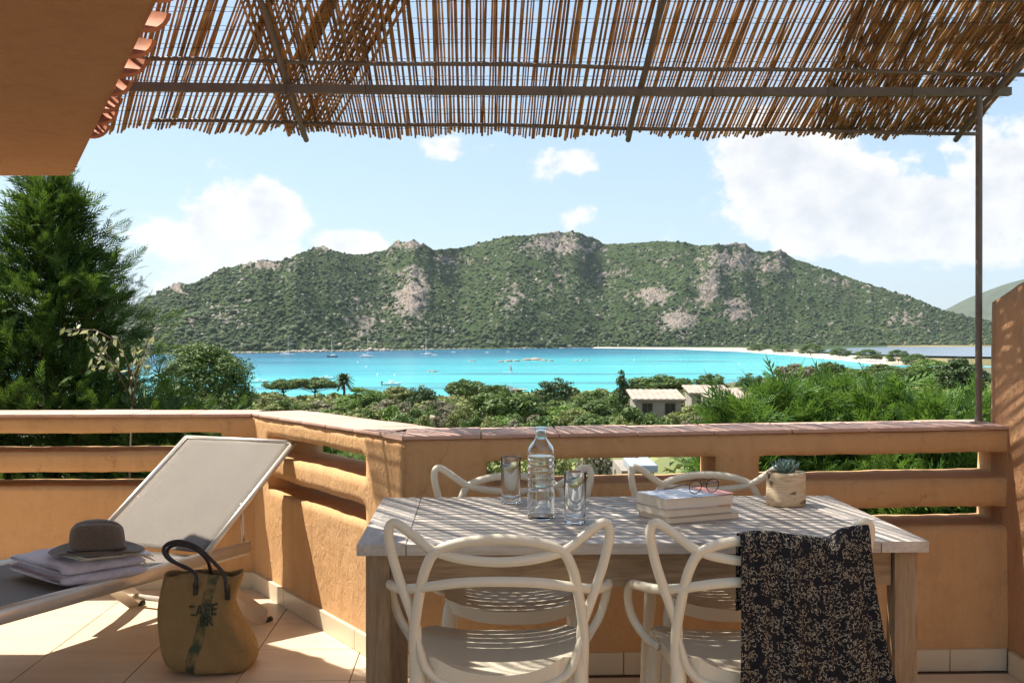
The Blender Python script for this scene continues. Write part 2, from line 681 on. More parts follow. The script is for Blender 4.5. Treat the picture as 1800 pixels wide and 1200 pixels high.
ZT = 0.948     # top of the plaster under the cap tiles
UP0, UP1, LO0, LO1 = 0.758, 0.860, 0.568, 0.645


def sc_back(s):
    return 0.965 + 0.035 * min(max(s / 2.3, 0), 1)


def sc_ang(s):
    return 0.965 - 0.02 * min(max(s / 1.76, 0), 1)


def frame(d, out, slope):
    x = Vector((d[0], d[1], slope)).normalized()
    if d[0] * out[1] - d[1] * out[0] < 0:      # keep the frame right-handed
        x = -x
    y = Vector((out[0], out[1], 0)).normalized()
    return Matrix((x, y, x.cross(y))).transposed().to_euler()


def cap_tiles(parent, P0, d, out, L, thick, scale, step=0.305, start=0.0):
    s = start
    k = 0
    while s < L - 0.02:
        e = min(s + step, L)
        w = e - s - 0.004
        if w > 0.03:
            m = MB().bbox(-w / 2, w / 2, -0.007, thick + 0.008, 0, 0.016, 0.004, 2)
            o = m.build('cap_tile', MAT['cap'], parent, local=True)
            c = Vector(P0) + Vector(d) * ((s + e) / 2)
            zz = ZT * scale((s + e) / 2) + 0.001
            dz = (scale(e) - scale(s)) * ZT
            o.location = (c.x, c.y, zz)
            # local x along the wall, local y outward
            o.rotation_euler = frame(d, out, dz / max(w, .01))
            o.rotation_euler.z += random.uniform(-.006, .006)
            o.rotation_euler.x += random.uniform(-.006, .006)
            k += 1
        s = e


def skirting(P0, d, inn, L, parent):
    """tile skirting along the foot of a wall; inn points into the terrace"""
    s = 0.0
    while s < L - 0.03:
        e = min(s + TS, L)
        m = MB().bbox((s - (s + e) / 2) + .0015, (e - (s + e) / 2) - .0015, -0.013, 0.010, 0.001, 0.086, 0.003, 2)
        o = m.build('skirting_tile', MAT['skirt'], parent, local=True, smooth=False)
        c = Vector(P0) + Vector(d) * ((s + e) / 2)
        o.location = (c.x + inn[0] * .003, c.y + inn[1] * .003, 0)
        out = (-inn[0], -inn[1], 0)
        o.rotation_euler = frame(d, out, 0)
        s = e


# back parapet
pb = thing('parapet_wall', 'ochre stucco parapet with long slots behind the dining table', 'wall', A)
voxel_wall('plaster', A, TX, 2.44, TY, 0.32, -0.15, ZT, [(0.325, 1.227, LO0, LO1), (0.325, 1.227, UP0, UP1), (1.40, 2.41, LO0, LO1), (1.40, 2.41, UP0, UP1)],
           MAT['stucco'], lambda s, z: z * sc_back(s) if z > 0 else z, pb, seed=3)
# angled parapet
dAB = (B - A).normalized()
LAB = (B - A).length
oAB = Vector((dAB.y, -dAB.x, 0))              # outward (away from the terrace)
pa = thing('parapet_wall', 'sunlit angled stucco parapet segment beside the sun lounger', 'wall', (A + B) / 2)
voxel_wall('plaster', A, dAB, LAB + 0.22, oAB, 0.30, -0.15, ZT, [(0.345, 1.56, LO0, LO1), (0.345, 1.56, UP0, UP1)],
           MAT['stucco'], lambda s, z: z * sc_ang(s) if z > 0 else z, pa, seed=13)
# left parapet
LX = -TX
pl = thing('parapet_wall', 'shaded ochre stucco parapet with slots in front of the dark juniper', 'wall', B)
voxel_wall('plaster', B - LX * 0.30, LX, 3.5, TY, 0.32, -0.15, ZT, [(0.30 + 0.173, 3.2, LO0, LO1), (0.30 + 0.173, 3.2, UP0, UP1)],
           MAT['stucco'], lambda s, z: z * 0.945 if z > 0 else z, pl, seed=23)
for pr, P0, d, out, L, sc_, st in ((pb, A, TX, TY, 2.40, sc_back, 0.0), (pl, B + LX * 0.02, LX, TY, 3.1, lambda s: 0.945, 0.0)):
    m0 = len(COL.objects)
    cap_tiles(pr, Vector(P0) - pr.location, d, out, L, 0.32, sc_, start=st)
cap_tiles(pa, A - pa.location + dAB * 0.16, dAB, oAB, LAB - 0.02, 0.30, sc_ang)
# the mitre pieces of the cap at the two corners
for pr, pts in ((pb, [A - TY * .007, A + TY * .328, A + dAB * .16 + oAB * .308, A + dAB * .16 - oAB * .007]),):
    zz = ZT * 0.965
    vs = [(p.x, p.y, zz) for p in pts] + [(p.x, p.y, zz + .0165) for p in pts]
    MB().add(vs, [(3, 2, 1, 0), (4, 5, 6, 7), (0, 1, 5, 4), (1, 2, 6, 5), (2, 3, 7, 6), (3, 0, 4, 7)]).build('cap_tile', MAT['cap'], pr, smooth=False)
skirting(A - pb.location, TX, -TY, 2.38, pb)
skirting(A - pa.location, dAB, -oAB, LAB, pa)
skirting(B - pl.location, LX, -TY, 3.0, pl)

# side wall on the right, its top ramping up towards the house
SWX = D_END.x - 0.015
ps = thing('side_wall', 'tall brown stucco side wall with sloping top beside the thin post', 'wall', (SWX, 4.5, 0))


def side_top(s, z):
    if z < 0.9:
        return z
    top = 1.46 + 0.235 * min(s, 2.2)
    return 0.9 + (z - 0.9) / (1.46 - 0.9) * (top - 0.9)


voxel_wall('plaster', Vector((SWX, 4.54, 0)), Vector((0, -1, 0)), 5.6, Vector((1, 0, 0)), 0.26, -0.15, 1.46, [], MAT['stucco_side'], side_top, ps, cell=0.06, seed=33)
skirting(Vector((0, -0.16, 0)), Vector((0, -1, 0)), Vector((-1, 0, 0)), 5.2, ps)

# ------------------------------------------------------------------ house eave at upper left
EZ = 2.05
e1, e2 = G(130, 310, EZ), G(285, 0, EZ)
ed = (e2 - e1).normalized()
e_near = e1 + ed * 6.5
eave = thing('roof_eave', 'brown stucco soffit of the house roof with terracotta barrel tiles along its edge', 'roof', e1)
far_l = Vector((-7.0, e1.y + 0.06, EZ))
poly = [(e1.x, e1.y), (far_l.x, far_l.y), (-7.0, e_near.y), (e_near.x, e_near.y)]
bm = bmesh.new()
bv = [bm.verts.new((x, y, EZ)) for x, y in poly]
tv = [bm.verts.new((x, y, EZ + 0.10)) for x, y in poly]
bm.faces.new(bv)
bm.faces.new(tv[::-1])
for i in range(4):
    j = (i + 1) % 4
    bm.faces.new((bv[i], bv[j], tv[j], tv[i])[::-1])
bmesh.ops.recalc_face_normals(bm, faces=bm.faces[:])
bmesh.ops.bevel(bm, geom=[e for e in bm.edges], offset=0.018, segments=3, affect='EDGES')
bmesh.ops.triangulate(bm, faces=[f for f in bm.faces if len(f.verts) > 4])
me = bpy.data.meshes.new('soffit')
bm.to_mesh(me)
bm.free()
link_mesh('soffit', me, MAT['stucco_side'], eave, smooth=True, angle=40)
# barrel tiles: each a tapering half pipe laid across the verge
en = Vector((-ed.y, ed.x, 0))
if en.x < 0:
    en = -en


def barrel(w, l, th):
    m = MB()
    n = 12
    vs = []
    for y, ww in ((0, w), (l, w * 0.8)):
        for rad in (ww / 2, ww / 2 - th):
            for k in range(n + 1):
                a = math.pi * k / n
                vs.append((math.cos(a) * rad, -y, math.sin(a) * rad * 0.8))
    q = n + 1
    fs = []
    for k in range(n):
        fs += [(k, k + 1, 2 * q + k + 1, 2 * q + k), (q + k + 1, q + k, 3 * q + k, 3 * q + k + 1), (k + 1, k, q + k, q + k + 1), (2 * q + k, 2 * q + k + 1, 3 * q + k + 1, 3 * q + k)]
    fs += [(0, 2 * q, 3 * q, q), (n, q + n, 3 * q + n, 2 * q + n)]
    return m.add(vs, fs)


bt = barrel(0.20, 0.45, 0.014).build('barrel_tile', MAT['roof_tile'], eave, local=True, angle=50)
pt = barrel(0.17, 0.45, 0.014)
pt.v = [(x, y, -z) for x, y, z in pt.v]
pt.f = [tuple(reversed(f)) for f in pt.f]
pt = pt.build('pan_tile', MAT['roof_tile'], eave, local=True, angle=50)
# troughs and covers alternate along the edge, their ends standing out over it
ta = Vector((0.75, -0.66, 0)).normalized()
ang = math.atan2(ta.y, ta.x) - R(90)
k = 0
s = 0.40
while s < 6.0:
    for proto, off, up, ext in ((pt, 0.0, 0.165, 0.10), (bt, 0.15, 0.175, 0.03)):
        for row in range(3):
            first = (k == 0 and row == 0)
            o = proto if first else proto.copy()
            if not first:
                COL.objects.link(o)
                o.parent = eave
            p = ed * (s + off + random.uniform(-.015, .015)) + ta * (ext - row * 0.36 + random.uniform(-.02, .02))
            o.location = (p.x, p.y, up + row * 0.09)
            o.rotation_euler = (R(-14), 0, ang + random.uniform(-.06, .06))
    s += 0.30
    k += 1

# ------------------------------------------------------------------ pergola frame
def zc(Y):
    return 2.36 - (Y - 4.5) / 3.0


perg = thing('pergola_frame', 'thin brown metal pergola frame with one slim post on the parapet', 'pergola', (1.906, 4.53, 0.97))
PY = 4.53
ybm = lambda x: 4.42 + (x + 1.7) * 0.03
bz = 2.315
m = MB()
xl, xr = -1.95, (1775 - 900) * 4.53 / F
pts_ = [Vector((xl + (xr - xl) * k / 12, ybm(xl + (xr - xl) * k / 12), bz - 0.010 * math.sin(math.pi * k / 12))) for k in range(13)]
for p, q in zip(pts_[:-1], pts_[1:]):
    pass
m.tube(pts_, 0.0225, 4, up=(0, 1, 1))
m.build('beam', MAT['pole'], perg, smooth=False)
MB().tube([(1.906, PY, 0.955), (1.906, PY, 1.6), (1.905, PY, bz - .012)], 0.0135, 16).build('post', MAT['pole'], perg, angle=50)
MB().lathe([(0.0, 0), (0.034, 0), (0.034, .006), (0.016, .010), (0.0145, .03), (0.0, .03)], 20, (1.906, PY, 0.962)).build('post_foot', MAT['pole'], perg, angle=40)
for Yb in (4.82, 4.364, 3.9, 3.4, 2.9, 2.4):
    n = 14
    a_, b_ = (-1.55 if Yb > 4 else -1.0 + (4 - Yb) * .4), 2.04
    MB().tube([(a_ + (b_ - a_) * k / n, Yb + (a_ + (b_ - a_) * k / n) * 0.03, zc(Yb + (a_ + (b_ - a_) * k / n) * .03) - 0.024 + 0.004 * math.sin(k * 1.3)) for k in range(n + 1)], 0.0085, 8).build('batten', MAT['pole'], perg)
for xb in (-0.90, 0.52, 1.965):
    n = 10
    MB().tube([(xb + (0.035 * (4.5 - y)) * 0.3 + 0.006 * math.sin(y * 5), y, zc(y) - 0.045 + 0.004 * math.sin(y * 7)) for y in [4.90 - k * 0.29 for k in range(n + 1)]], 0.0125, 8).build('rafter', MAT['pole'], perg)
# twisted wire ties round the beam
for px in (222, 507, 645, 760, 985, 1255, 1460, 1610):
    x = (px - 900) * 4.45 / F
    y = ybm(x)
    MB().tube(catmull([(x, y - .026, bz - .03), (x + .004, y, bz - .036), (x + .008, y + .03, bz - .01), (x + .004, y + .03, zc(y) + .02), (x, y - .01, zc(y) + .024), (x, y - .03, bz + .03), (x - .003, y - .027, bz - .03), (x - .012, y - .03, bz - .055)], 4), 0.0016, 5).build('wire_tie', MAT['wire'], perg)

# ------------------------------------------------------------------ reed mats
m_, t_, b_ = newmat('split_reed')
oi = t_.n.new('ShaderNodeObjectInfo')
cr_ = t_.ramp(oi.outputs['Random'], [(0.0, (0.19, 0.11, 0.05)), (0.3, (0.40, 0.245, 0.11)), (0.7, (0.55, 0.36, 0.17)), (1.0, (0.68, 0.50, 0.27))])
nz_ = t_.noise(t_.mapping(coords(t_), (3, 1, 3)), 9, 4)
cr_ = t_.mix(t_.ramp(nz_, [(0.35, (0, 0, 0)), (0.75, (.7, .7, .7))]), cr_, (0.10, 0.055, 0.03))
t_.link(cr_, b_.inputs['Base Color'])
b_.inputs['Roughness'].default_value = 0.55
tr_ = t_.n.new('ShaderNodeBsdfTranslucent')
t_.link(t_.mix(0.5, cr_, (0.55, 0.29, 0.10)), tr_.inputs['Color'])
mx_ = t_.n.new('ShaderNodeMixShader')
mx_.inputs[0].default_value = 0.38
t_.link(b_.outputs[0], mx_.inputs[1])
t_.link(tr_.outputs[0], mx_.inputs[2])
t_.link(mx_.outputs[0], t_.n['Material Output'].inputs['Surface'])
MAT['reed'] = m_

reed_meshes = []
for k in range(10):
    L = 2.75
    n = 11
    ph = random.uniform(0, 6)
    am = random.uniform(.001, .006)
    r0 = random.uniform(.0034, .0047)
    pts = [(am * math.sin(ph + 2.2 * L * i / n), L * i / n, 0.5 * am * math.cos(ph * 2 + 3 * L * i / n)) for i in range(n + 1)]
    rr = [r0 * (1.18 if i % 3 == 0 else 0.97) * (0.97 + .06 * random.random()) for i in range(n + 1)]
    mb = MB().tube(pts, rr, 6)
    me = bpy.data.meshes.new('reed')
    me.from_pydata(mb.v, [], mb.f)
    me.materials.append(MAT['reed'])
    me.polygons.foreach_set('use_smooth', [True] * len(me.polygons))
    reed_meshes.append(me)


def reed_mat(label, x0, x1, yaw, ylast, lift, spacing, parent_x, jit=0.02, ycut=None):
    """x0..x1 along the fringe line; yaw turns the reeds; they run up the slope towards the house"""
    root = thing('reed_mat', label, 'reed mat', (parent_x, ylast, zc(ylast) + lift), group='reed mats over the pergola')
    cy = math.cos(yaw)
    x = x0
    cnt = 0
    w = math.sin(yaw)
    while x < x1:
        yy = ylast + random.uniform(-jit, jit) + 0.022 * math.sin(x * 9) + 0.012 * math.sin(x * 31)
        a = yaw + random.gauss(0, 0.006) + (random.gauss(0, .025) if random.random() < .03 else 0)
        d = Vector((math.sin(a), -math.cos(a), math.cos(a) / 3.0 + random.gauss(0, .0015))).normalized()
        o = bpy.data.objects.new('reed', random.choice(reed_meshes))
        COL.objects.link(o)
        o.parent = root
        o.location = Vector((x, yy, zc(yy) + lift + random.uniform(-.003, .003))) - root.location
        o.rotation_mode = 'QUATERNION'
        o.rotation_quaternion = d.to_track_quat('Y', 'Z')
        sc_ = 1.4 if random.random() < .03 else random.uniform(.85, 1.12)
        o.scale = (sc_, 1, sc_)
        cnt += 1
        x += spacing / cy * random.choice((.92, .97, 1, 1, 1.03, 1.08)) * (1.35 if sc_ > 1.3 else 1)
    # the pairs of binding wire that hold the reeds
    m = MB()
    l = 0.07
    while l < 2.7:
        for dz in (-.0075, .0075):
            pts = []
            n = max(6, int((x1 - x0) / .05))
            for k in range(n + 1):
                xx = x0 + (x1 - x0) * k / n
                px = xx + math.sin(yaw) * l
                py = ylast - math.cos(yaw) * l
                pts.append((px, py + .004 * math.sin(xx * 40 + l * 9), zc(py) + lift + dz * (1 + .3 * math.sin(xx * 60))))
            m.tube(pts, 0.0011, 4, cap=False)
        l += 0.125
    m.build('binding_wire', MAT['wire'], root)
    return cnt


c1 = reed_mat('reed mat of parallel canes lying over the middle of the pergola', -1.0, 2.03, R(2), 4.94, 0.0, 0.0122, 0.5)
c2 = reed_mat('slanting reed mat laid along the edge of the tiled house roof', -2.02, -0.785, R(25.5), 4.93, 0.016, 0.0112, -1.4)
c3 = reed_mat('dense overlapping reed mat at the end by the slim post', 1.317, 2.06, R(-5), 4.93, 0.016, 0.0090, 1.7)


# ================================================================== FURNITURE
def teak(name, c0, c1, c2, rough=0.7):
    m, t, b = newmat(name)
    c = coords(t)
    oi = t.n.new('ShaderNodeObjectInfo')
    add = t.n.new('ShaderNodeVectorMath')
    add.operation = 'MULTIPLY_ADD'
    comb = t.n.new('ShaderNodeCombineXYZ')
    for k in range(3):
        t.link(oi.outputs['Random'], comb.inputs[k])
    t.link(comb.outputs[0], add.inputs[0])
    add.inputs[1].default_value = (7, 11, 5)
    t.link(c, add.inputs[2])
    # grain runs along the longest side: the builders set attribute-free boards along local x
    g1 = t.noise(t.mapping(add.outputs[0], (2.2, 26, 26)), 3.0, 6, 0.65, 0.6)
    g2 = t.noise(t.mapping(add.outputs[0], (1.0, 3, 3)), 3.0, 4, 0.6)
    col = t.ramp(g1, [(0.25, c0), (0.5, c1), (0.75, c2)])
    col = t.mix(t.ramp(g2, [(0.4, (0, 0, 0)), (0.75, (.6, .6, .6))]), col, tuple(x * .62 for x in c0))
    hsv = t.n.new('ShaderNodeHueSaturation')
    t.link(col, hsv.inputs['Color'])
    t.link(t.math('ADD', t.math('MULTIPLY', oi.outputs['Random'], 0.3), 0.85), hsv.inputs['Value'])
    t.link(hsv.outputs[0], b.inputs['Base Color'])
    b.inputs['Roughness'].default_value = rough
    b.inputs['Specular IOR Level'].default_value = 0.35
    t.link(t.bump(g1, 0.5, 0.0015), b.inputs['Normal'])
    return m


MAT['teak_top'] = teak('weathered_grey_teak', (0.38, 0.325, 0.275), (0.53, 0.465, 0.395), (0.64, 0.575, 0.505), 0.5)
MAT['teak'] = teak('worn_brown_teak', (0.20, 0.125, 0.065), (0.33, 0.225, 0.13), (0.42, 0.31, 0.20))

TZ = 0.745
table = thing('dining_table', 'weathered teak dining table with slatted top set for water', 'table', (0.356, 3.525, 0), R(1.9))


def board(name, sx, sy, sz, loc, rz, parent, mat, bev=.003, ry=0.0):
    o = MB().bbox(-sx / 2, sx / 2, -sy / 2, sy / 2, -sz / 2, sz / 2, bev, 2).build(name, mat, parent, local=True, smooth=True, angle=40)
    o.location = loc
    o.rotation_euler = (0, ry, rz)
    return o


HW, HD = 0.80, 0.445
for sx in (-1, 1):
    board('end_board', 2 * HD, 0.135, 0.032, (sx * (HW - 0.0675), 0, TZ - .016), R(90), table, MAT['teak_top'])
for sy in (-1, 1):
    board('side_board', 2 * HW - .274, 0.078, 0.032, (0, sy * (HD - .039), TZ - .016), 0, table, MAT['teak_top'])
NS = 15
inner = 2 * HD - 2 * .082
sw = inner / NS
for k in range(NS):
    board('slat', 2 * HW - .274, sw - .0105, 0.020, (0, -inner / 2 + sw * (k + .5), TZ - .0105 + random.uniform(-.0006, .0006)), 0, table, MAT['teak_top'], .002)
for sy in (-1, 1):
    board('apron', 2 * HW - .19, 0.024, 0.098, (0, sy * (HD - .048), TZ - .032 - .050), 0, table, MAT['teak'])
for sx in (-1, 1):
    board('apron', 2 * HD - .19, 0.024, 0.098, (sx * (HW - .05), 0, TZ - .032 - .050), R(90), table, MAT['teak'])
    board('cross_batten', 2 * HD - .11, 0.05, 0.022, (sx * 0.27, 0, TZ - .032 - .0125), R(90), table, MAT['teak'])
for sx in (-1, 1):
    for sy in (-1, 1):
        board('leg', TZ - .0335, 0.066, 0.066, (sx * (HW - .056), sy * (HD - .056), (TZ - .0335) / 2 + .0), 0, table, MAT['teak'], .004, ry=R(90))


# ------------------------------------------------------------------ cream looping-back plastic chairs
def chair(label, loc, rz):
    c = thing('chair', label, 'chair', loc, rz, 'cream plastic chairs round the table')
    return c


def build_chair(c):
    P = MAT['plastic']
    # seat: scooped top, turned-down skirt, underside
    nu, nv = 20, 18
    top, und = [], []
    for j in range(nv + 1):
        v = -1 + 2 * j / nv
        y = 0.235 * v
        hw = 0.232 - 0.030 * (1 - v) / 2 - 0.02 * max(0, abs(v) - .7) / .3
        hw *= (1 - 0.10 * max(0, (abs(v) - .8) / .2) ** 2)
        for i in range(nu + 1):
            u = -1 + 2 * i / nu
            x = hw * u
            yy = y + 0.030 * (1 - u * u) * (1 if v > 0 else -0.55) * abs(v) ** 2
            z = 0.456 + 0.020 * abs(u) ** 3 - 0.016 * math.cos(u * 1.3) * math.cos(v * 1.2) - 0.010 * max(0, v - .55) / .45 + 0.030 * max(0, -v - .55) / .45 * (0.4 + .6 * u * u)
            top.append((x, yy, z))
            edge = max(abs(u), abs(v))
            und.append((x * .97, yy * .97, z - (0.012 + 0.030 * max(0, edge - .86) / .14 + (0.045 * max(0, -v - .86) / .14 * (0.35 + .65 * u * u)))))
    n = (nu + 1) * (nv + 1)
    fs = []
    for j in range(nv):
        for i in range(nu):
            a = j * (nu + 1) + i
            fs.append((a, a + 1, a + nu + 2, a + nu + 1))
            fs.append((n + a, n + a + nu + 1, n + a + nu + 2, n + a + 1))
    ring = [i for i in range(nu + 1)] + [j * (nu + 1) + nu for j in range(1, nv + 1)] + [nv * (nu + 1) + i for i in range(nu - 1, -1, -1)] + [j * (nu + 1) for j in range(nv - 1, 0, -1)]
    for k in range(len(ring)):
        a, b = ring[k], ring[(k + 1) % len(ring)]
        fs.append((b, a, n + a, n + b))
    seat = MB().add(top + und, fs).build('seat', P, c, local=True, angle=60)
    # small maker's mark on the rear lip
    mk = MB()
    x = -.017
    for wd in (.005, .003, .004, .003, .004, .002, .002):
        mk.box(x, x + wd * .8, -.2505, -.2492, .4225, .4225 + random.choice((.004, .0055, .003)))
        x += wd + .0006
    mk.build('maker_mark', MAT['black'], seat, local=True, smooth=False)
    r = 0.0118
    S = lambda pts: pts + [(-p[0], p[1], p[2]) for p in pts[-2::-1]]
    # arch: rises from the rear legs
    arch = S([(-.214, -.205, .43), (-.217, -.212, .50), (-.216, -.219, .572), (-.200, -.232, .675), (-.184, -.240, .735), (-.158, -.247, .775), (-.093, -.255, .799), (0, -.258, .808)])
    MB().tube(catmull(arch, 6), r * 1.03, 12, flat=(1.0, 1.12)).build('back_arch', P, c, local=True)
    # eared loop
    loop = S([(-.213, -.210, .50), (-.211, -.213, .565), (-.222, -.215, .605), (-.245, -.214, .668), (-.267, -.212, .735), (-.281, -.212, .795), (-.2815, -.214, .828), (-.270, -.217, .842), (-.250, -.221, .835), (-.212, -.230, .808), (-.165, -.243, .776), (-.090, -.254, .757), (0, -.258, .750)])
    MB().tube(catmull(loop, 6), r, 12, flat=(1.0, 1.08)).build('back_loop', P, c, local=True)
    # low band running on into the arms
    band = S([(-.222, .045, .452), (-.243, .075, .462), (-.262, .105, .480), (-.285, .118, .515), (-.299, .108, .560), (-.304, .070, .606), (-.302, .010, .636), (-.288, -.085, .652), (-.255, -.175, .664), (-.200, -.232, .680), (-.105, -.256, .697), (0, -.262, .702)])
    MB().tube(catmull(band, 6), r, 12, flat=(1.0, 1.1)).build('arm_band', P, c, local=True)
    for sx in (-1, 1):
        MB().tube(catmull([(sx * .214, -.204, .56), (sx * .208, -.205, .47), (sx * .213, -.214, .36), (sx * .222, -.238, .18), (sx * .228, -.258, .001)], 5), [.010] * 3 + [.018] * 5 + [.020] * 4 + [.018] * 5 + [.0155] * 4, 12, flat=(1.0, 1.15)).build('leg', P, c, local=True)
        MB().tube(catmull([(sx * .198, .190, .452), (sx * .208, .198, .415), (sx * .216, .208, .30), (sx * .226, .222, .14), (sx * .232, .232, .001)], 5), [.020] * 8 + [.019] * 5 + [.0165] * 5 + [.0145] * 3, 12, flat=(1.0, 1.2)).build('leg', P, c, local=True)
        # webs flowing from seat into the rear uprights
        MB().tube(catmull([(sx * .214, -.214, .575), (sx * .205, -.215, .53), (sx * .188, -.216, .475), (sx * .15, -.226, .442), (sx * .09, -.243, .430)], 4), [.008, .010, .012, .014, .016, .018, .020, .021, .022, .022, .022, .021, .020, .019, .017, .014, .010][:17], 10, flat=(1.0, 0.55)).build('seat_web', P, c, local=True)


ch1 = chair('cream looping-back plastic chair, bare, its back towards the lounger side of the table', (-.035, 3.05, 0), R(0.5))
build_chair(ch1)
spots = [('cream looping-back plastic chair with the dark floral sarong over its back', (.632, 3.05, 0), R(1.0)),
         ('cream looping-back plastic chair behind the carafe, facing the table from the parapet', (.004, 3.795, 0), R(180.5)),
         ('cream looping-back plastic chair behind the books and succulent, facing the table from the parapet', (.722, 3.83, 0), R(181.5))]
ch1['label'] = 'bare cream looping-back plastic chair across the table from the carafe'
for lb, lc, rz in spots:
    o = copy_tree(ch1)
    o['label'] = lb
    o.location = lc
    o.rotation_euler = (0, 0, rz)

# ------------------------------------------------------------------ sarong over the second chair
m_, t_, b_ = newmat('black_floral_cotton')
uvn = t_.n.new('ShaderNodeUVMap')
p_ = t_.mapping(uvn.outputs[0], (1, 1, 1))
dn = t_.n.new('ShaderNodeTexNoise')
dn.inputs['Scale'].default_value = 38
t_.link(p_, dn.inputs['Vector'])
dist = t_.n.new('ShaderNodeVectorMath')
dist.operation = 'MULTIPLY_ADD'
t_.link(dn.outputs['Color'], dist.inputs[0])
dist.inputs[1].default_value = (.016, .016, .016)
t_.link(p_, dist.inputs[2])
def flowers(scale, rad, amp, petals, wline):
    vo = t_.n.new('ShaderNodeTexVoronoi')
    vo.voronoi_dimensions = '2D'
    vo.inputs['Scale'].default_value = scale
    vo.inputs['Randomness'].default_value = .75
    t_.link(dist.outputs[0], vo.inputs['Vector'])
    sub = t_.n.new('ShaderNodeVectorMath')
    sub.operation = 'SUBTRACT'
    t_.link(dist.outputs[0], sub.inputs[0])
    t_.link(vo.outputs['Position'], sub.inputs[1])
    sp = t_.n.new('ShaderNodeSeparateXYZ')
    t_.link(sub.outputs[0], sp.inputs[0])
    th = t_.math('ARCTAN2', sp.outputs[1], sp.outputs[0])
    pet = t_.math('MULTIPLY', t_.math('ABSOLUTE', t_.math('COSINE', t_.math('MULTIPLY', th, petals / 2))), amp)
    edge = t_.math('ABSOLUTE', t_.math('SUBTRACT', vo.outputs['Distance'], t_.math('ADD', pet, rad)))
    line = t_.math('LESS_THAN', edge, wline)
    core = t_.math('LESS_THAN', t_.math('ABSOLUTE', t_.math('SUBTRACT', vo.outputs['Distance'], .10)), .035)
    return t_.math('MAXIMUM', line, core)


f1 = flowers(27, .24, .20, 5, .030)
f2 = flowers(61, .22, .16, 3, .050)
gate = t_.math('GREATER_THAN', t_.noise(p_, 130, 2), .47)
msk = t_.math('MULTIPLY', t_.math('MAXIMUM', f1, t_.math('MULTIPLY', f2, t_.math('GREATER_THAN', t_.noise(p_, 30, 2), .5))), gate)
dark = t_.mix(t_.noise(p_, 45, 3), (0.006, 0.007, 0.011), (0.017, 0.016, 0.020))
t_.link(t_.mix(t_.math('MULTIPLY', msk, .9), dark, (0.36, 0.31, 0.23)), b_.inputs['Base Color'])
b_.inputs['Roughness'].default_value = 0.85
b_.inputs['Specular IOR Level'].default_value = 0.2
MAT['sarong'] = m_


def grid_mesh(name, fn, nu, nv, mat, parent=None, thick=0.0, uvs=(1, 1), closed_u=False):
    me = bpy.data.meshes.new(name)
    vs, fs, uv = [], [], []
    for j in range(nv + 1):
        for i in range(nu + 1):
            vs.append(fn(i / nu, j / nv))
            uv.append((i / nu * uvs[0], j / nv * uvs[1]))
    for j in range(nv):
        for i in range(nu):
            a = j * (nu + 1) + i
            fs.append((a, a + 1, a + nu + 2, a + nu + 1))
    me.from_pydata([tuple(v) for v in vs], [], fs)
    ul = me.uv_layers.new(name='UVMap')
    for lp in me.loops:
        ul.data[lp.index].uv = uv[lp.vertex_index]
    o = link_mesh(name, me, mat, parent)
    if thick:
        md = o.modifiers.new('thickness', 'SOLIDIFY')
        md.thickness = thick
        md.offset = 0
    return o


def sarong(u, v):
    # v 0: hidden rear edge behind the chair back, over the top at .16, then down the side that faces away from the table
    x0 = 0.632
    xl, xr = -0.062, 0.262
    x = xl + (xr - xl) * u
    topz = 0.826 + 0.018 * max(0, (u - .72) / .28) + .006 * math.sin(u * 9)
    if .55 < u < .8:
        topz -= 0.010 * math.sin((u - .55) / .25 * math.pi)
    fold = 0.010 * math.sin(u * 17 + 1.0) + 0.007 * math.sin(u * 31 + 2.0) + .004 * math.sin(u * 53)
    yb = -0.262
    if v < .16:
        k = v / .16
        z = topz - .20 * (1 - k) ** 1.0 - .006 * (1 - k)
        y = yb + 0.034 + 0.004 * math.sin(u * 20)
        if k > .8:
            y = yb + 0.034 * (1 - ((k - .8) / .2) ** 2 * .6)
            z = topz - .20 * .2 * (1 - (k - .8) / .2) ** 1.5 - .002
    else:
        k = (v - .16) / .84
        z = topz - 0.70 * k
        y = yb - 0.020 - 0.03 * k - fold * min(1, .25 + k * 1.8)
        if k < .04:
            y = yb - 0.020 * (k / .04) ** .5 - fold * .25
            z = topz - .7 * k * (k / .04) ** .6
        x = x + (u - .12) * 0.22 * k * k * .75 + 0.03 * k * u
    return (x0 + x, 3.05 + y, z)


sg = grid_mesh('sarong', sarong, 90, 110, MAT['sarong'], None, 0.0016, (0.42, 0.98))
tag(sg, 'black and cream floral sarong hanging over a chair back', 'sarong')

# ------------------------------------------------------------------ glassware
m_, t_, b_ = newmat('clear_glass')
b_.inputs['Base Color'].default_value = (0.97, 0.99, 0.99, 1)
b_.inputs['Roughness'].default_value = 0.0
b_.inputs['Transmission Weight'].default_value = 1.0
b_.inputs['IOR'].default_value = 1.47
MAT['glass'] = m_
m_, t_, b_ = newmat('drinking_water')
b_.inputs['Base Color'].default_value = (0.98, 1, 1, 1)
b_.inputs['Roughness'].default_value = 0.0
b_.inputs['Transmission Weight'].default_value = 1.0
b_.inputs['IOR'].default_value = 1.333
MAT['water_in'] = m_
m_, t_, b_ = newmat('bluish_glass')
b_.inputs['Base Color'].default_value = (0.62, 0.85, 0.92, 1)
b_.inputs['Roughness'].default_value = 0.05
b_.inputs['Transmission Weight'].default_value = 0.9
b_.inputs['IOR'].default_value = 1.47
MAT['blue_glass'] = m_
m_, t_, b_ = newmat('lemon_flesh')
c_ = coords(t_)
t_.link(t_.ramp(t_.noise(c_, 90, 2), [(.35, (0.80, 0.70, 0.30)), (.65, (0.86, 0.80, 0.50))]), b_.inputs['Base Color'])
b_.inputs['Roughness'].default_value = 0.35
b_.inputs['Subsurface Weight'].default_value = 0.2
MAT['lemon'] = m_
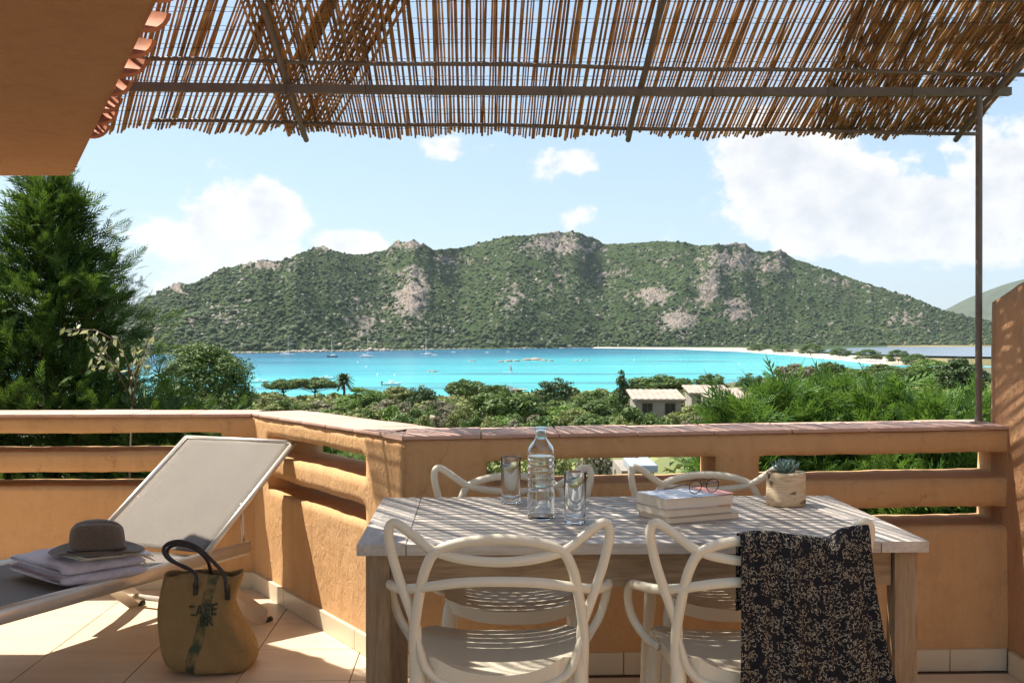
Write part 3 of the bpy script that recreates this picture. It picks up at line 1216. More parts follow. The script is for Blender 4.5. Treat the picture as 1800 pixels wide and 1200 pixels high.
MAT['lemon_peel'] = simple('yellow_lemon_peel', (0.80, 0.56, 0.03), 0.4, 0.1, 40, .3, 300)

bp = G(951, 911, TZ)
car = thing('water_carafe', 'ribbed clear glass carafe of water with a stopper', 'carafe', (bp.x, bp.y, TZ + .0008))
outer = [(0, 0), (.036, 0), (.0415, .004), (.0430, .012), (.0430, .085)]
for k in range(5):
    z0 = .092 + k * .0205
    outer += [(.0430, z0), (.0408, z0 + .005), (.0405, z0 + .0085), (.0430, z0 + .0145)]
outer += [(.0430, .200), (.0420, .212), (.0375, .226), (.029, .238), (.0215, .247), (.0180, .254), (.0170, .262), (.0168, .277), (.0182, .281), (.0265, .284), (.0268, .2865), (.0180, .288)]
inner = [(.0155, .2875), (.0150, .262), (.0158, .254), (.0192, .246), (.0268, .2365), (.0352, .2245), (.0398, .211), (.0408, .199)]
for k in range(4, -1, -1):
    z0 = .092 + k * .0205
    inner += [(.0408, z0 + .0145), (.0383, z0 + .0085), (.0386, z0 + .005), (.0408, z0)]
inner += [(.0408, .085), (.0408, .016), (.039, .010), (0, .009)]
MB().lathe(outer + inner, 48).build('bottle', MAT['glass'], car, local=True, angle=35)
wprof = [(0, .0087), (.0392, .0097), (.0411, .0157), (.0411, .085)]
for k in range(5):
    z0 = .092 + k * .0205
    wprof += [(.0411, z0), (.0389, z0 + .005), (.0386, z0 + .0085), (.0411, z0 + .0145)]
wprof += [(.0411, .196), (.0405, .1972), (0, .197)]
MB().lathe(wprof, 48).build('water', MAT['water_in'], car, local=True, angle=35)
MB().lathe([(0, .250), (.0130, .250), (.0138, .253), (.0138, .272), (.0125, .2745), (.006, .276), (0, .276)], 24).build('stopper', MAT['blue_glass'], car, local=True)


def tumbler(label, px, py, rot, tall):
    p = G(px, py, TZ)
    g = thing('water_glass', label, 'glass', (p.x, p.y, TZ + .0008), rot, 'glasses of lemon water on the table')
    h = tall
    MB().lathe([(0, 0), (.0305, 0), (.0325, .003), (.0330, .010), (.0342, h - .001), (.0338, h), (.0326, h), (.0322, h - .002), (.0311, .026), (.029, .021), (0, .018)], 40).build('glass_body', MAT['glass'], g, local=True, angle=25)
    wl = h * .79
    MB().lathe([(0, .0176), (.0292, .0206), (.0314, .0256), (.0321, wl), (.0314, wl - .0003), (0, wl - .0006)], 40).build('water', MAT['water_in'], g, local=True, angle=25)
    # lemon slice leaning inside
    m = MB()
    nn = 24
    prof = [(0, .0022), (.020, .0022), (.0215, .0012), (.0215, -.0012), (.020, -.0022), (0, -.0022)]
    m.lathe(prof[:2] + prof[4:], nn)
    sl = m.build('lemon_slice', MAT['lemon'], g, local=True)
    sl.location = (0.004, -.006, wl - .004)
    sl.rotation_euler = (R(14), R(-33), 0)
    pe = MB().lathe([(.0200, .0023), (.0216, .0014), (.0222, 0), (.0216, -.0014), (.0200, -.0023)], nn).build('peel', MAT['lemon_peel'], sl, local=True)
    return g


tumbler('tall glass of lemon water standing behind the carafe', 898, 884, 0.2, .160)
tumbler('tall glass of lemon water standing in front of the carafe beside the books', 1011, 919, 0.0, .158)

# ------------------------------------------------------------------ books and spectacles
N_ = G(1177, 922.6, TZ)
bd = (G(1299, 912, TZ) - N_)
bang = math.atan2(bd.y, bd.x)
MAT['cover_w'] = simple('white_book_cover', (0.74, 0.72, 0.72), 0.45, 0.1, 14)
MAT['cover_b'] = simple('beige_book_cover', (0.62, 0.52, 0.38), 0.5, 0.06, 14)
m_, t_, b_ = newmat('printed_cover')
c_ = coords(t_)
bl = t_.voronoi(c_, 14, 'F1', 'Color')
ns_ = t_.noise(c_, 18, 3)
colr = t_.mix(t_.math('GREATER_THAN', ns_, .62), (0.80, 0.80, 0.84), (0.36, 0.42, 0.58))
sepc = t_.n.new('ShaderNodeSeparateXYZ')
t_.link(c_, sepc.inputs[0])
colr = t_.mix(t_.math('GREATER_THAN', sepc.outputs[0], .185), colr, (0.60, 0.20, 0.12))
t_.link(colr, b_.inputs['Base Color'])
b_.inputs['Roughness'].default_value = 0.3
MAT['cover_p'] = m_
zb = TZ + .0005
bl_labels = ['thick cream paperback lowest of the stack on the table', 'cream paperback in the middle of the stack under the spectacles book', 'thick paperback with pale printed cover on top of the stack']
for i, (l, w, th, off, da, cm) in enumerate(((.262, .178, .0185, 0.008, .0, 'cover_b'), (.246, .176, .024, 0.0, .03, 'cover_b'), (.250, .178, .034, -.004, -.01, 'cover_p'))):
    bk = thing('book', bl_labels[i], 'book', (N_.x - .004, N_.y + .006 + .001 * i, zb), bang + da, 'books stacked on the table')
    MB().bbox(off + .001, off + l - .003, .003, w - .001, .0014, th - .0014, .0008, 1).build('pages', MAT['paper'], bk, local=True, smooth=False)
    mm = MB()
    n = 14

    def cov(zlo, up, curl):
        vs, fs = [], []
        for j in range(2):
            for k in range(n + 1):
                x = off + l * k / n
                lift = curl * max(0, (k / n - .55) / .45) ** 2 * (1 if j == 0 else .25)
                for dz in (0, .0009):
                    vs.append((x, (0 if j == 0 else w), zlo + dz + lift))
        q = 2 * (n + 1)
        for k in range(n):
            a = 2 * k
            fs += [(a, a + 2, q + a + 2, q + a), (a + 1, q + a + 1, q + a + 3, a + 3), (a, a + 1, a + 3, a + 2), (q + a, q + a + 2, q + a + 3, q + a + 1)]
        fs += [(0, q, q + 1, 1), (2 * n, 2 * n + 1, q + 2 * n + 1, q + 2 * n)]
        return vs, fs
    mm.add(*cov(.0002, 0, 0))
    mm.add(*cov(th - .0012, 0, .004 if i == 2 else 0))
    mm.build('cover', MAT[cm], bk, local=True, smooth=False)
    MB().box(off, off + l, w - .001, w + .0006, .0005, th - .0005).build('spine', MAT[cm], bk, local=True, smooth=False)
    zb += th + .0006
BOOKTOP = zb

sp0 = Vector((bp.x, 0, 0))
gc = V(1236, 868, 3.47)
spx = thing('spectacles', 'tortoiseshell round spectacles lying on the top book', 'spectacles', (gc.x, 3.475, BOOKTOP + .0045), R(28))
m_, t_, b_ = newmat('tortoiseshell')
t_.link(t_.ramp(t_.noise(coords(t_), 90, 3), [(.42, (0.008, 0.006, 0.005)), (.62, (0.07, 0.028, 0.010)), (.75, (0.25, 0.11, 0.03))]), b_.inputs['Base Color'])
b_.inputs['Roughness'].default_value = 0.2
MAT['tortoise'] = m_
m_, t_, b_ = newmat('clear_lens')
tp = t_.n.new('ShaderNodeBsdfTransparent')
gl = t_.n.new('ShaderNodeBsdfGlossy')
gl.inputs['Roughness'].default_value = .02
mxs = t_.n.new('ShaderNodeMixShader')
mxs.inputs[0].default_value = .08
t_.link(tp.outputs[0], mxs.inputs[1])
t_.link(gl.outputs[0], mxs.inputs[2])
t_.link(mxs.outputs[0], t_.n['Material Output'].inputs['Surface'])
MAT['lens'] = m_
tilt = R(72)
for sx in (-1, 1):
    cx = sx * .0335
    ringp = []
    for k in range(28):
        a = 2 * math.pi * k / 28
        lx, lz = math.cos(a) * .0235, math.sin(a) * .0215
        ringp.append((cx + lx, -.006 + lz * math.cos(tilt) * -1 * 0.3, .0215 + lz))
    MB().tube(ringp, .0014, 8, closed=True).build('rim', MAT['tortoise'], spx, local=True)
    lens = MB()
    lens.add([(cx, -.006, .0215)] + [(cx + (p[0] - cx) * .96, p[1], .0215 + (p[2] - .0215) * .96) for p in ringp], [(0, 1 + k, 1 + (k + 1) % 28) for k in range(28)])
    lo = lens.build('lens', MAT['lens'], spx, local=True)
    # temple folded open, lying back on the book
    MB().tube(catmull([(sx * .058, -.004, .030), (sx * .0605, .004, .0295), (sx * .060, .045, .020), (sx * .058, .085, .0085), (sx * .056, .110, .0035), (sx * .054, .128, .0005)], 4), [.0019] * 16 + [.0024] * 5, 7).build('temple', MAT['tortoise'], spx, local=True)
MB().tube(catmull([(-.0125, -.006, .027), (-.006, -.008, .0315), (.006, -.008, .0315), (.0125, -.006, .027)], 4), .0018, 7).build('bridge', MAT['tortoise'], spx, local=True)

# ------------------------------------------------------------------ birch-log pot with succulent
pp = G(1382, 887, TZ)
pot = thing('succulent_pot', 'birch log pot holding a blue-green succulent rosette', 'plant pot', (pp.x, pp.y, TZ + .0005))
m_, t_, b_ = newmat('birch_bark')
c_ = coords(t_)
n1 = t_.noise(t_.mapping(c_, (6, 6, 60)), 2.2, 5, .7, .8)
col = t_.ramp(n1, [(.3, (.50, .33, .17)), (.5, (.68, .52, .33)), (.7, (.76, .63, .45))])
kn = t_.noise(t_.mapping(c_, (1, 1, 1.3)), 26, 3, .5, .4)
col = t_.mix(t_.ramp(kn, [(.60, (0, 0, 0)), (.70, (1, 1, 1))]), col, (.10, .06, .03))
t_.link(col, b_.inputs['Base Color'])
b_.inputs['Roughness'].default_value = .85
t_.link(t_.bump(n1, .8, .004), b_.inputs['Normal'])
MAT['birch'] = m_
vs, fs = [], []
seg = 40
rows = [(0, .0), (.94, .0), (1.0, .003), (1.0, .02), (.985, .045), (.99, .07), (1.0, .100), (.985, .112), (.88, .1125), (.86, .106), (.84, .09), (0, .088)]
for (rf, z) in rows:
    for k in range(seg):
        a = 2 * math.pi * k / seg
        rad = .0655 * rf * (1 + .02 * math.sin(2 * a + 1) + .012 * math.sin(5 * a) + (.006 * math.sin(9 * a + z * 60)))
        if rf > .9:
            rad += random.uniform(-.0006, .0006)
        vs.append((rad * math.cos(a), rad * math.sin(a), z))
for i in range(len(rows) - 1):
    for k in range(seg):
        k2 = (k + 1) % seg
        fs.append((i * seg + k, i * seg + k2, (i + 1) * seg + k2, (i + 1) * seg + k))
MB().add(vs, fs).build('bark_pot', MAT['birch'], pot, local=True)
MB().lathe([(0, .094), (.03, .0945), (.0555, .092)], 24).build('soil', simple('dark_soil', (.05, .035, .025), .95, .3, 60, .8, 200), pot, local=True)
MAT['succ'] = simple('blue_green_succulent', (0.16, 0.26, 0.22), 0.45, 0.25, 30)
ga = 2.39996
for k in range(46):
    fr = k / 46
    a = k * ga
    el_ = R(84 - 62 * fr ** .9)
    L = .034 + .034 * fr ** .7
    w = .0085 + .0065 * fr
    m = MB()
    vs, fs = [], []
    for j in range(7):
        q = j / 6
        ww = w * math.sin(math.pi * (0.16 + .84 * q) ** .9) ** .8 if q < 1 else 0.0004
        bend = q * q * .25
        e = el_ + bend
        rr, zz = L * q * math.cos(e) + .004, L * q * math.sin(e)
        th = .0022 * (1 - q * .6)
        for (dx, dn_) in ((-ww, .0012), (0, -th), (ww, .0012), (0, th * .6)):
            # leaf local: radial rr, tangential dx, normal dn_
            R_ = rr - dn_ * math.sin(e)
            vs.append((R_ * math.cos(a) - dx * math.sin(a), R_ * math.sin(a) + dx * math.cos(a), .100 + zz + dn_ * math.cos(e) + .012 * (1 - fr)))
    for j in range(6):
        for q in range(4):
            q2 = (q + 1) % 4
            fs.append((j * 4 + q, j * 4 + q2, (j + 1) * 4 + q2, (j + 1) * 4 + q))
    m.add(vs, fs).build('leaf', MAT['succ'], pot, local=True)


# ================================================================== SUN LOUNGER AND WHAT LIES ON IT
LA = Vector((0.41, 0.912, 0)).normalized()       # along the lounger, foot to head
LN = Vector((-LA.y, LA.x, 0))                    # across, towards the parapet
LB = Vector((-1.33, 4.80, 0))                    # hinge end of the near rail
LW = 0.66
SZ = 0.365


def LP(u, w, z):
    return LB + LA * u + LN * w + Vector((0, 0, z))


lng = thing('sun_lounger', 'sun lounger with charcoal mesh seat and raised sunlit backrest', 'lounger', LB)
m_, t_, b_ = newmat('charcoal_mesh_textile')
uvn = t_.n.new('ShaderNodeUVMap')
wv1 = t_.n.new('ShaderNodeTexWave')
wv1.inputs['Scale'].default_value = 150
t_.link(uvn.outputs[0], wv1.inputs['Vector'])
wv2 = t_.n.new('ShaderNodeTexWave')
wv2.bands_direction = 'Y'
wv2.inputs['Scale'].default_value = 150
t_.link(uvn.outputs[0], wv2.inputs['Vector'])
sp_ = t_.noise(uvn.outputs[0], 260, 2, .6)
t_.link(t_.mix(t_.noise(uvn.outputs[0], 5, 3), (0.075, 0.062, 0.050), (0.115, 0.097, 0.079)), b_.inputs['Base Color'])
b_.inputs['Roughness'].default_value = 0.44
b_.inputs['Specular IOR Level'].default_value = 0.95
b_.inputs['Specular Tint'].default_value = (1.0, .87, .72, 1)
hh = t_.math('ADD', t_.math('MULTIPLY', wv1.outputs['Fac'], wv2.outputs['Fac']), t_.math('MULTIPLY', sp_, 1.6))
t_.link(t_.bump(hh, 0.5, 0.0020), b_.inputs['Normal'])
MAT['sling'] = m_


def sling(a0, a1, name, L):
    def fn(u, v):
        p = a0 + (a1 - a0) * v
        sag = 0.016 * math.sin(math.pi * v) * math.sin(math.pi * u)
        n = (a1 - a0).normalized().cross(LN)
        return p + LN * (0.018 + (LW - .036) * u) - Vector((0, 0, 1)) * sag
    return grid_mesh(name, fn, 14, 24, MAT['sling'], lng, 0.0025, (LW, L))


sling(LP(-1.30, 0, SZ), LP(-0.01, 0, SZ), 'seat_sling', 1.3)
BT = LP(0.655, 0, 0.800)
BB = LP(0.012, 0, SZ + .012)
sling(BB, BT, 'back_sling', .78)
for w in (0, LW):
    MB().tube([LP(-1.32, w, SZ - .012), LP(-.6, w, SZ - .012), LP(0.30, w, SZ - .012)], 0.032, 14, flat=(1.0, 0.62), up=(0, 0, 1)).build('side_rail', MAT['alu'], lng)
    MB().tube([BB + LN * w, (BB + BT) / 2 + LN * w, BT + LN * w], 0.0135, 12).build('back_rail', MAT['alu'], lng)
MB().tube([LP(-1.32, 0, SZ - .012), LP(-1.32, LW, SZ - .012)], .016, 12).build('foot_bar', MAT['alu'], lng)
MB().tube([BT, BT + LN * (LW * .5) + LA * .006, BT + LN * LW], .0125, 12).build('top_bar', MAT['alu'], lng)
MB().tube([LP(.0, .02, SZ - .02), LP(.0, LW - .02, SZ - .02)], .012, 10).build('hinge_bar', MAT['alu'], lng)
for w, sp in ((0, -.05), (LW, .05)):
    # broad flat legs, head end raked outward, foot end upright
    MB().tube([LP(-.14, w + sp * .2, SZ - .035), LP(.10, w + sp * .6, .20), LP(.36, w + sp, .016)], .036, 4, flat=(1.25, .28), up=LA.to_tuple()).build('leg', MAT['alu'], lng, smooth=False)
    MB().tube([LP(-1.12, w, SZ - .03), LP(-1.16, w + sp * .3, .012)], .034, 4, flat=(1.2, .3), up=LA.to_tuple()).build('leg', MAT['alu'], lng, smooth=False)
    MB().tube([LP(.36, w + sp, .008), LP(.40, w + sp, .008)], .014, 8).build('foot_pad', MAT['black'], lng)
    MB().tube([BB.lerp(BT, .42) + LN * (w * .92 + .025), LP(.30, w * .92 + .025, SZ - .02)], .008, 8).build('prop_strut', MAT['alu'], lng)
MB().tube([LP(.345, -.04, .05), LP(.345, LW + .04, .05)], .014, 10).build('leg_bar', MAT['alu'], lng)

# folded towel
m_, t_, b_ = newmat('lilac_white_terry')
c_ = world_pos(t_)
t_.link(t_.ramp(t_.noise(c_, 30, 4), [(.3, (.66, .60, .68)), (.7, (.80, .75, .82))]), b_.inputs['Base Color'])
b_.inputs['Roughness'].default_value = .95
b_.inputs['Sheen Weight'].default_value = .4
t_.link(t_.bump(t_.noise(c_, 420, 3, .7), 1.0, .004), b_.inputs['Normal'])
MAT['terry'] = m_
tw = thing('towel', 'folded pale lilac terry towel on the lounger seat', 'towel', LP(-.47, .28, SZ))
NC = G(110, 1037, .372)
dR = (G(262, 1010, .372) - NC)
dR.z = 0
dR.normalize()
dL = Vector((-dR.y, dR.x, 0))


def towel_layer(z0, h, l, w, seed, ox, oy):
    # a flattened, round-edged fold, wrapped as a closed loft across its width
    rng = random.Random(seed)
    m = MB()
    n, seg = 18, 20
    vs, fs = [], []
    for i in range(n + 1):
        q = i / n
        endf = min(1, min(q, 1 - q) * 9) ** .5
        for k in range(seg):
            a = 2 * math.pi * k / seg
            ca, sa = math.cos(a), math.sin(a)
            y = (abs(ca) ** .55) * (1 if ca > 0 else -1) * w / 2
            z = (abs(sa) ** .6) * (1 if sa > 0 else -1) * h / 2 * (.35 + .65 * endf)
            wob = .004 * math.sin(q * 9 + seed + a * 2) + .003 * math.sin(q * 21 + a * 3)
            p = NC + dR * (ox + l * q) + dL * (oy + w / 2 + y * (.93 + .07 * endf) + wob) + Vector((0, 0, z0 - SZ * 0 + h / 2 + z + wob * .6 * (1 if sa > 0 else 0)))
            p.z -= NC.z
            p.z += SZ + .004
            vs.append(p)
    for i in range(n):
        for k in range(seg):
            k2 = (k + 1) % seg
            fs.append((i * seg + k, i * seg + k2, (i + 1) * seg + k2, (i + 1) * seg + k))
    fs.append(tuple(range(seg)))
    fs.append(tuple(n * seg + k for k in range(seg - 1, -1, -1)))
    m.add(vs, fs)
    return m


NC.z = 0
for z0, h, l, w, sd, ox, oy in ((0.0, .050, .355, .47, 1, 0, 0), (.040, .046, .345, .455, 2.4, .004, .006)):
    towel_layer(z0, h, l, w, sd, ox, oy).build('towel_fold', MAT['terry'], tw)

TT = SZ + .004 + .083
# magazine, open pages sagging over the towel edge
m_, t_, b_ = newmat('magazine_print')
c_ = world_pos(t_)
vc = t_.voronoi(c_, 26, 'F1', 'Color')
hs = t_.n.new('ShaderNodeHueSaturation')
hs.inputs['Saturation'].default_value = .35
hs.inputs['Value'].default_value = .7
t_.link(vc, hs.inputs['Color'])
t_.link(t_.mix(t_.math('GREATER_THAN', t_.noise(c_, 22, 2), .47), hs.outputs[0], (.70, .68, .64)), b_.inputs['Base Color'])
b_.inputs['Roughness'].default_value = .25
MAT['mag'] = m_
mag = thing('magazine', 'glossy magazine lying on the towel under the hat', 'magazine', (NC.x, NC.y, TT))
mo = NC + dR * .10 + dL * .045
for lay, (th, dx, droop) in enumerate(((.004, 0, .055), (.004, .012, .036), (.003, .004, .020))):
    def mfn(u, v, lay=lay, dx=dx, droop=droop):
        p = mo + dR * (dx + .285 * u) + dL * (.215 * v - .012 * lay)
        z = TT + .003 + lay * .005 - droop * max(0, (u - .62) / .38) ** 1.6 * (1 - .5 * v) - .012 * max(0, (.2 - v) / .2) * u
        return (p.x, p.y, z + .004)
    grid_mesh('page' if lay < 2 else 'cover', mfn, 16, 10, MAT['paper'] if lay < 2 else MAT['mag'], mag, th * .8, (1, 1))

# hat
m_, t_, b_ = newmat('taupe_felt')
c_ = coords(t_)
t_.link(t_.ramp(t_.noise(c_, 160, 3, .7), [(.3, (.105, .078, .053)), (.7, (.18, .135, .095))]), b_.inputs['Base Color'])
b_.inputs['Roughness'].default_value = .95
b_.inputs['Sheen Weight'].default_value = .25
t_.link(t_.bump(t_.noise(c_, 500, 3), .6, .002), b_.inputs['Normal'])
MAT['felt'] = m_
hc = Vector(((170 - 900) * 4.36 / F, 4.36, TT + .022))
hat = thing('hat', 'taupe felt fedora hat resting on the magazine and towel', 'hat', hc, R(20))


def hat_pt(r, z, a, pinch):
    ca, sa = math.cos(a), math.sin(a)
    x, y = r * ca * 1.06, r * sa * .90
    z2 = z
    if pinch > 0:
        z2 -= pinch * (.024 * math.exp(-(y / .028) ** 2)) + pinch * .010 * max(0, ca) ** 2
        y *= 1 - .22 * pinch * max(0, ca)
    return (x, y, z2)


prof = [(.168, .004, 0), (.170, .006, 0), (.166, .0075, 0), (.140, .003, 0), (.112, .001, 0), (.1035, .004, 0), (.1010, .012, 0), (.0985, .04, 0), (.0955, .075, .1), (.0915, .098, .35), (.083, .111, .7), (.068, .117, 1), (.04, .118, 1), (.012, .117, 1), (.0005, .117, 1)]
vs, fs = [], []
seg = 48
for (r, z, pn) in prof:
    for k in range(seg):
        a = 2 * math.pi * k / seg
        x, y, zz = hat_pt(r, z, a, pn)
        if r > .11:
            zz += .020 * max(0, (r - .105) / .065) ** 1.5 * (abs(math.sin(a)) ** 2) - .010 * max(0, (r - .105) / .065) * max(0, math.cos(a))
        vs.append((x, y, zz))
for i in range(len(prof) - 1):
    for k in range(seg):
        k2 = (k + 1) % seg
        fs.append((i * seg + k, i * seg + k2, (i + 1) * seg + k2, (i + 1) * seg + k))
ho = MB().add(vs, fs).build('felt_body', MAT['felt'], hat, local=True)
sm = ho.modifiers.new('thickness', 'SOLIDIFY')
sm.thickness = .003
vs, fs = [], []
for i, (r, z) in enumerate(((.1028, .0065), (.1045, .009), (.1040, .017), (.1015, .0195))):
    for k in range(seg):
        vs.append(hat_pt(r, z, 2 * math.pi * k / seg, 0))
for i in range(3):
    for k in range(seg):
        k2 = (k + 1) % seg
        fs.append((i * seg + k, i * seg + k2, (i + 1) * seg + k2, (i + 1) * seg + k))
MB().add(vs, fs).build('band', MAT['leather'], hat, local=True)
MB().bbox(-.010, .010, -.0975, -.0925, .005, .021, .002, 1).build('bow', MAT['leather'], hat, local=True)

# ------------------------------------------------------------------ burlap bag
BY = 4.40
bag = thing('tote_bag', 'brown burlap coffee-sack tote with dark leather handles on the floor', 'bag', ((345 - 900) * BY / F, BY, 0))
m_, t_, b_ = newmat('burlap')
c_ = coords(t_)
wa = t_.n.new('ShaderNodeTexWave')
wa.inputs['Scale'].default_value = 95
wa.inputs['Distortion'].default_value = 1.5
wa.inputs['Detail'].default_value = 2
t_.link(c_, wa.inputs['Vector'])
wb = t_.n.new('ShaderNodeTexWave')
wb.bands_direction = 'Z'
wb.inputs['Scale'].default_value = 95
wb.inputs['Distortion'].default_value = 1.5
t_.link(c_, wb.inputs['Vector'])
wvv = t_.math('ADD', t_.math('MULTIPLY', wa.outputs['Fac'], .5), t_.math('MULTIPLY', wb.outputs['Fac'], .5))
nb = t_.noise(c_, 9, 4)
col = t_.mix(nb, (.33, .21, .085), (.48, .32, .14))
col = t_.mix(t_.math('MULTIPLY', wvv, .42), col, (.09, .05, .02))
# faded green woven stripe
sx_ = t_.n.new('ShaderNodeSeparateXYZ')
t_.link(c_, sx_.inputs[0])
off = t_.math('ADD', sx_.outputs[0], t_.math('ADD', t_.math('MULTIPLY', sx_.outputs[2], -.22), t_.math('MULTIPLY', t_.math('SUBTRACT', t_.noise(c_, 7, 2), .5), .05)))
stripe = t_.math('LESS_THAN', t_.math('ABSOLUTE', t_.math('SUBTRACT', off, .005)), .021)
fade = t_.ramp(t_.noise(c_, 28, 3), [(.32, (.1, .1, .1)), (.6, (.85, .85, .85))])
front = t_.math('LESS_THAN', sx_.outputs[1], .02)
col = t_.mix(t_.math('MULTIPLY', t_.math('MULTIPLY', stripe, fade), front), col, (.030, .075, .045))
t_.link(col, b_.inputs['Base Color'])
b_.inputs['Roughness'].default_value = .95
b_.inputs['Specular IOR Level'].default_value = .15
b1_ = t_.bump(t_.noise(c_, 13, 3, .55, .7), .5, .04)
t_.link(t_.bump(t_.math('ADD', wvv, t_.math('MULTIPLY', t_.noise(c_, 260, 2), .6)), .6, .002, b1_), b_.inputs['Normal'])
MAT['burlap'] = m_
bx0 = bag.location.x
secs = [(.000, 312, 420, .105, .03), (.006, 300, 438, .125, .03), (.03, 291, 452, .142, .03), (.07, 288, 454, .150, .02), (.12, 285, 440, .140, .01), (.18, 282, 419, .115, .0), (.24, 281, 412, .100, -.005), (.30, 284, 416, .088, -.01), (.35, 289, 426, .072, -.012), (.386, 292, 429, .056, -.014)]
seg = 64
vs, fs = [], []
for (z, l, r, b, oy) in secs:
    xl, xr = (l - 900) * BY / F - bx0, (r - 900) * BY / F - bx0
    cx, hw = (xl + xr) / 2, (xr - xl) / 2
    for k in range(seg):
        a = 2 * math.pi * k / seg
        ca, sa = math.cos(a), math.sin(a)
        e = .62
        x = cx + hw * (abs(ca) ** e) * (1 if ca > 0 else -1)
        y = oy + b * (abs(sa) ** e) * (1 if sa > 0 else -1)
        cr = .014 * math.sin(x * 38 + z * 30) * math.sin(z * 16 + .5) + .008 * math.sin(x * 75 - z * 60) + .016 * math.sin(z * 30 + x * 14) * (1 if z < .3 else .3)
        zz = z + (.006 * math.sin(x * 30 + 1) + .004 * math.sin(a * 3) if z > .37 else 0)
        vs.append((x + cr * .4 * (z > .004), y + cr * (-1 if sa < 0 else 1) * (z > .004), zz))
n = len(secs)
for i in range(n - 1):
    for k in range(seg):
        k2 = (k + 1) % seg
        fs.append((i * seg + k, i * seg + k2, (i + 1) * seg + k2, (i + 1) * seg + k))
fs.append(tuple(range(seg - 1, -1, -1)))
bo = MB().add(vs, fs).build('sack_body', MAT['burlap'], bag, local=True)
ss = bo.modifiers.new('smooth', 'SUBSURF')
ss.levels = ss.render_levels = 1
so = bo.modifiers.new('thickness', 'SOLIDIFY')
so.thickness = .004
so.offset = -1
# printed words, laid on the cloth
from mathutils.bvhtree import BVHTree
bvh = BVHTree.FromPolygons([Vector(v) for v in vs], fs)
MAT['ink'] = simple('faded_green_black_ink', (.045, .055, .035), .95, .5, 60)
for word, cxp, czp, size in (('CAFE', 353, 1073, .058), ('BR', 362, 1091, .054)):
    cu = bpy.data.curves.new('print_text', 'FONT')
    cu.body = word
    cu.size = size
    cu.align_x = 'CENTER'
    cu.space_character = 1.08
    cu.offset = .0012
    tmp = bpy.data.objects.new('print_text', cu)
    COL.objects.link(tmp)
    bpy.context.view_layer.update()
    me = bpy.data.meshes.new_from_object(tmp)
    bpy.data.objects.remove(tmp)
    bm = bmesh.new()
    bm.from_mesh(me)
    bmesh.ops.triangulate(bm, faces=bm.faces[:])
    for it in range(2):
        bmesh.ops.subdivide_edges(bm, edges=[e for e in bm.edges if e.calc_length() > .008], cuts=1)
        bmesh.ops.triangulate(bm, faces=bm.faces[:])
    cx, cz = (cxp - 900) * (BY - .12) / F - bx0, CAMZ - (czp - HOR) * (BY - .12) / F
    for v in bm.verts:
        x, z = v.co.x * .82 + cx, v.co.y + cz - size * .35 + v.co.x * .06
        hit = bvh.ray_cast(Vector((x, -1.0, z)), Vector((0, 1, 0)))
        v.co = Vector((x, (hit[0].y if hit[0] else -.1) - .0045, z))
    bm.to_mesh(me)
    bm.free()
    link_mesh('printed_word', me, MAT['ink'], bo, smooth=False, local=True)


def bagp(px, py, y):
    return ((px - 900) * (BY + y) / F - bx0, y, CAMZ - (py - HOR) * (BY + y) / F)


hf = [bagp(343, 1034, -.112), bagp(344, 1012, -.105), bagp(332, 1000, -.09), bagp(298, 984, -.07), bagp(287, 968, -.06), bagp(294, 956, -.06), bagp(316, 951, -.065), bagp(346, 961, -.075), bagp(369, 982, -.09), bagp(388, 1002, -.10), bagp(395, 1016, -.105), bagp(397, 1038, -.112)]
MB().tube(catmull(hf, 6), .0075, 10).build('handle', MAT['leather'], bag, local=True)
hb = [bagp(371, 1030, .02), bagp(370, 1005, .015), bagp(362, 982, .0), bagp(340, 963, -.02), bagp(312, 957, -.03), bagp(296, 963, -.03), bagp(294, 976, -.03), bagp(310, 990, -.02), bagp(335, 1002, .0), bagp(346, 1012, .02), bagp(348, 1030, .03)]
MB().tube(catmull(hb, 6), .0075, 10).build('handle', MAT['leather'], bag, local=True)
for (px, py) in ((343, 1033), (397, 1038)):
    x, y, z = bagp(px, py, -.095)
    hit = bvh.ray_cast(Vector((x, -1, z)), Vector((0, 1, 0)))
    yy = (hit[0].y if hit[0] else -.1) - .006
    tb = MB().bbox(x - .0105, x + .0105, yy - .004, yy + .004, z - .042, z + .018, .003, 2).build('handle_tab', MAT['leather'], bag, local=True)
    MB().tube([(x - .011, yy - .006, z + .014), (x + .011, yy - .006, z + .014)], .0035, 8).build('buckle', MAT['brass'], tb, local=True)


# ================================================================== LANDSCAPE
ZS = CAMZ - 16.0                                  # sea level: the terrace stands 16 m above the bay


def sea_Y(py, dz=0.0):
    return (CAMZ - ZS - dz) * F / (py - HOR)


def interp(tab, x):
    return np.interp(x, [a for a, b in tab], [b for a, b in tab])


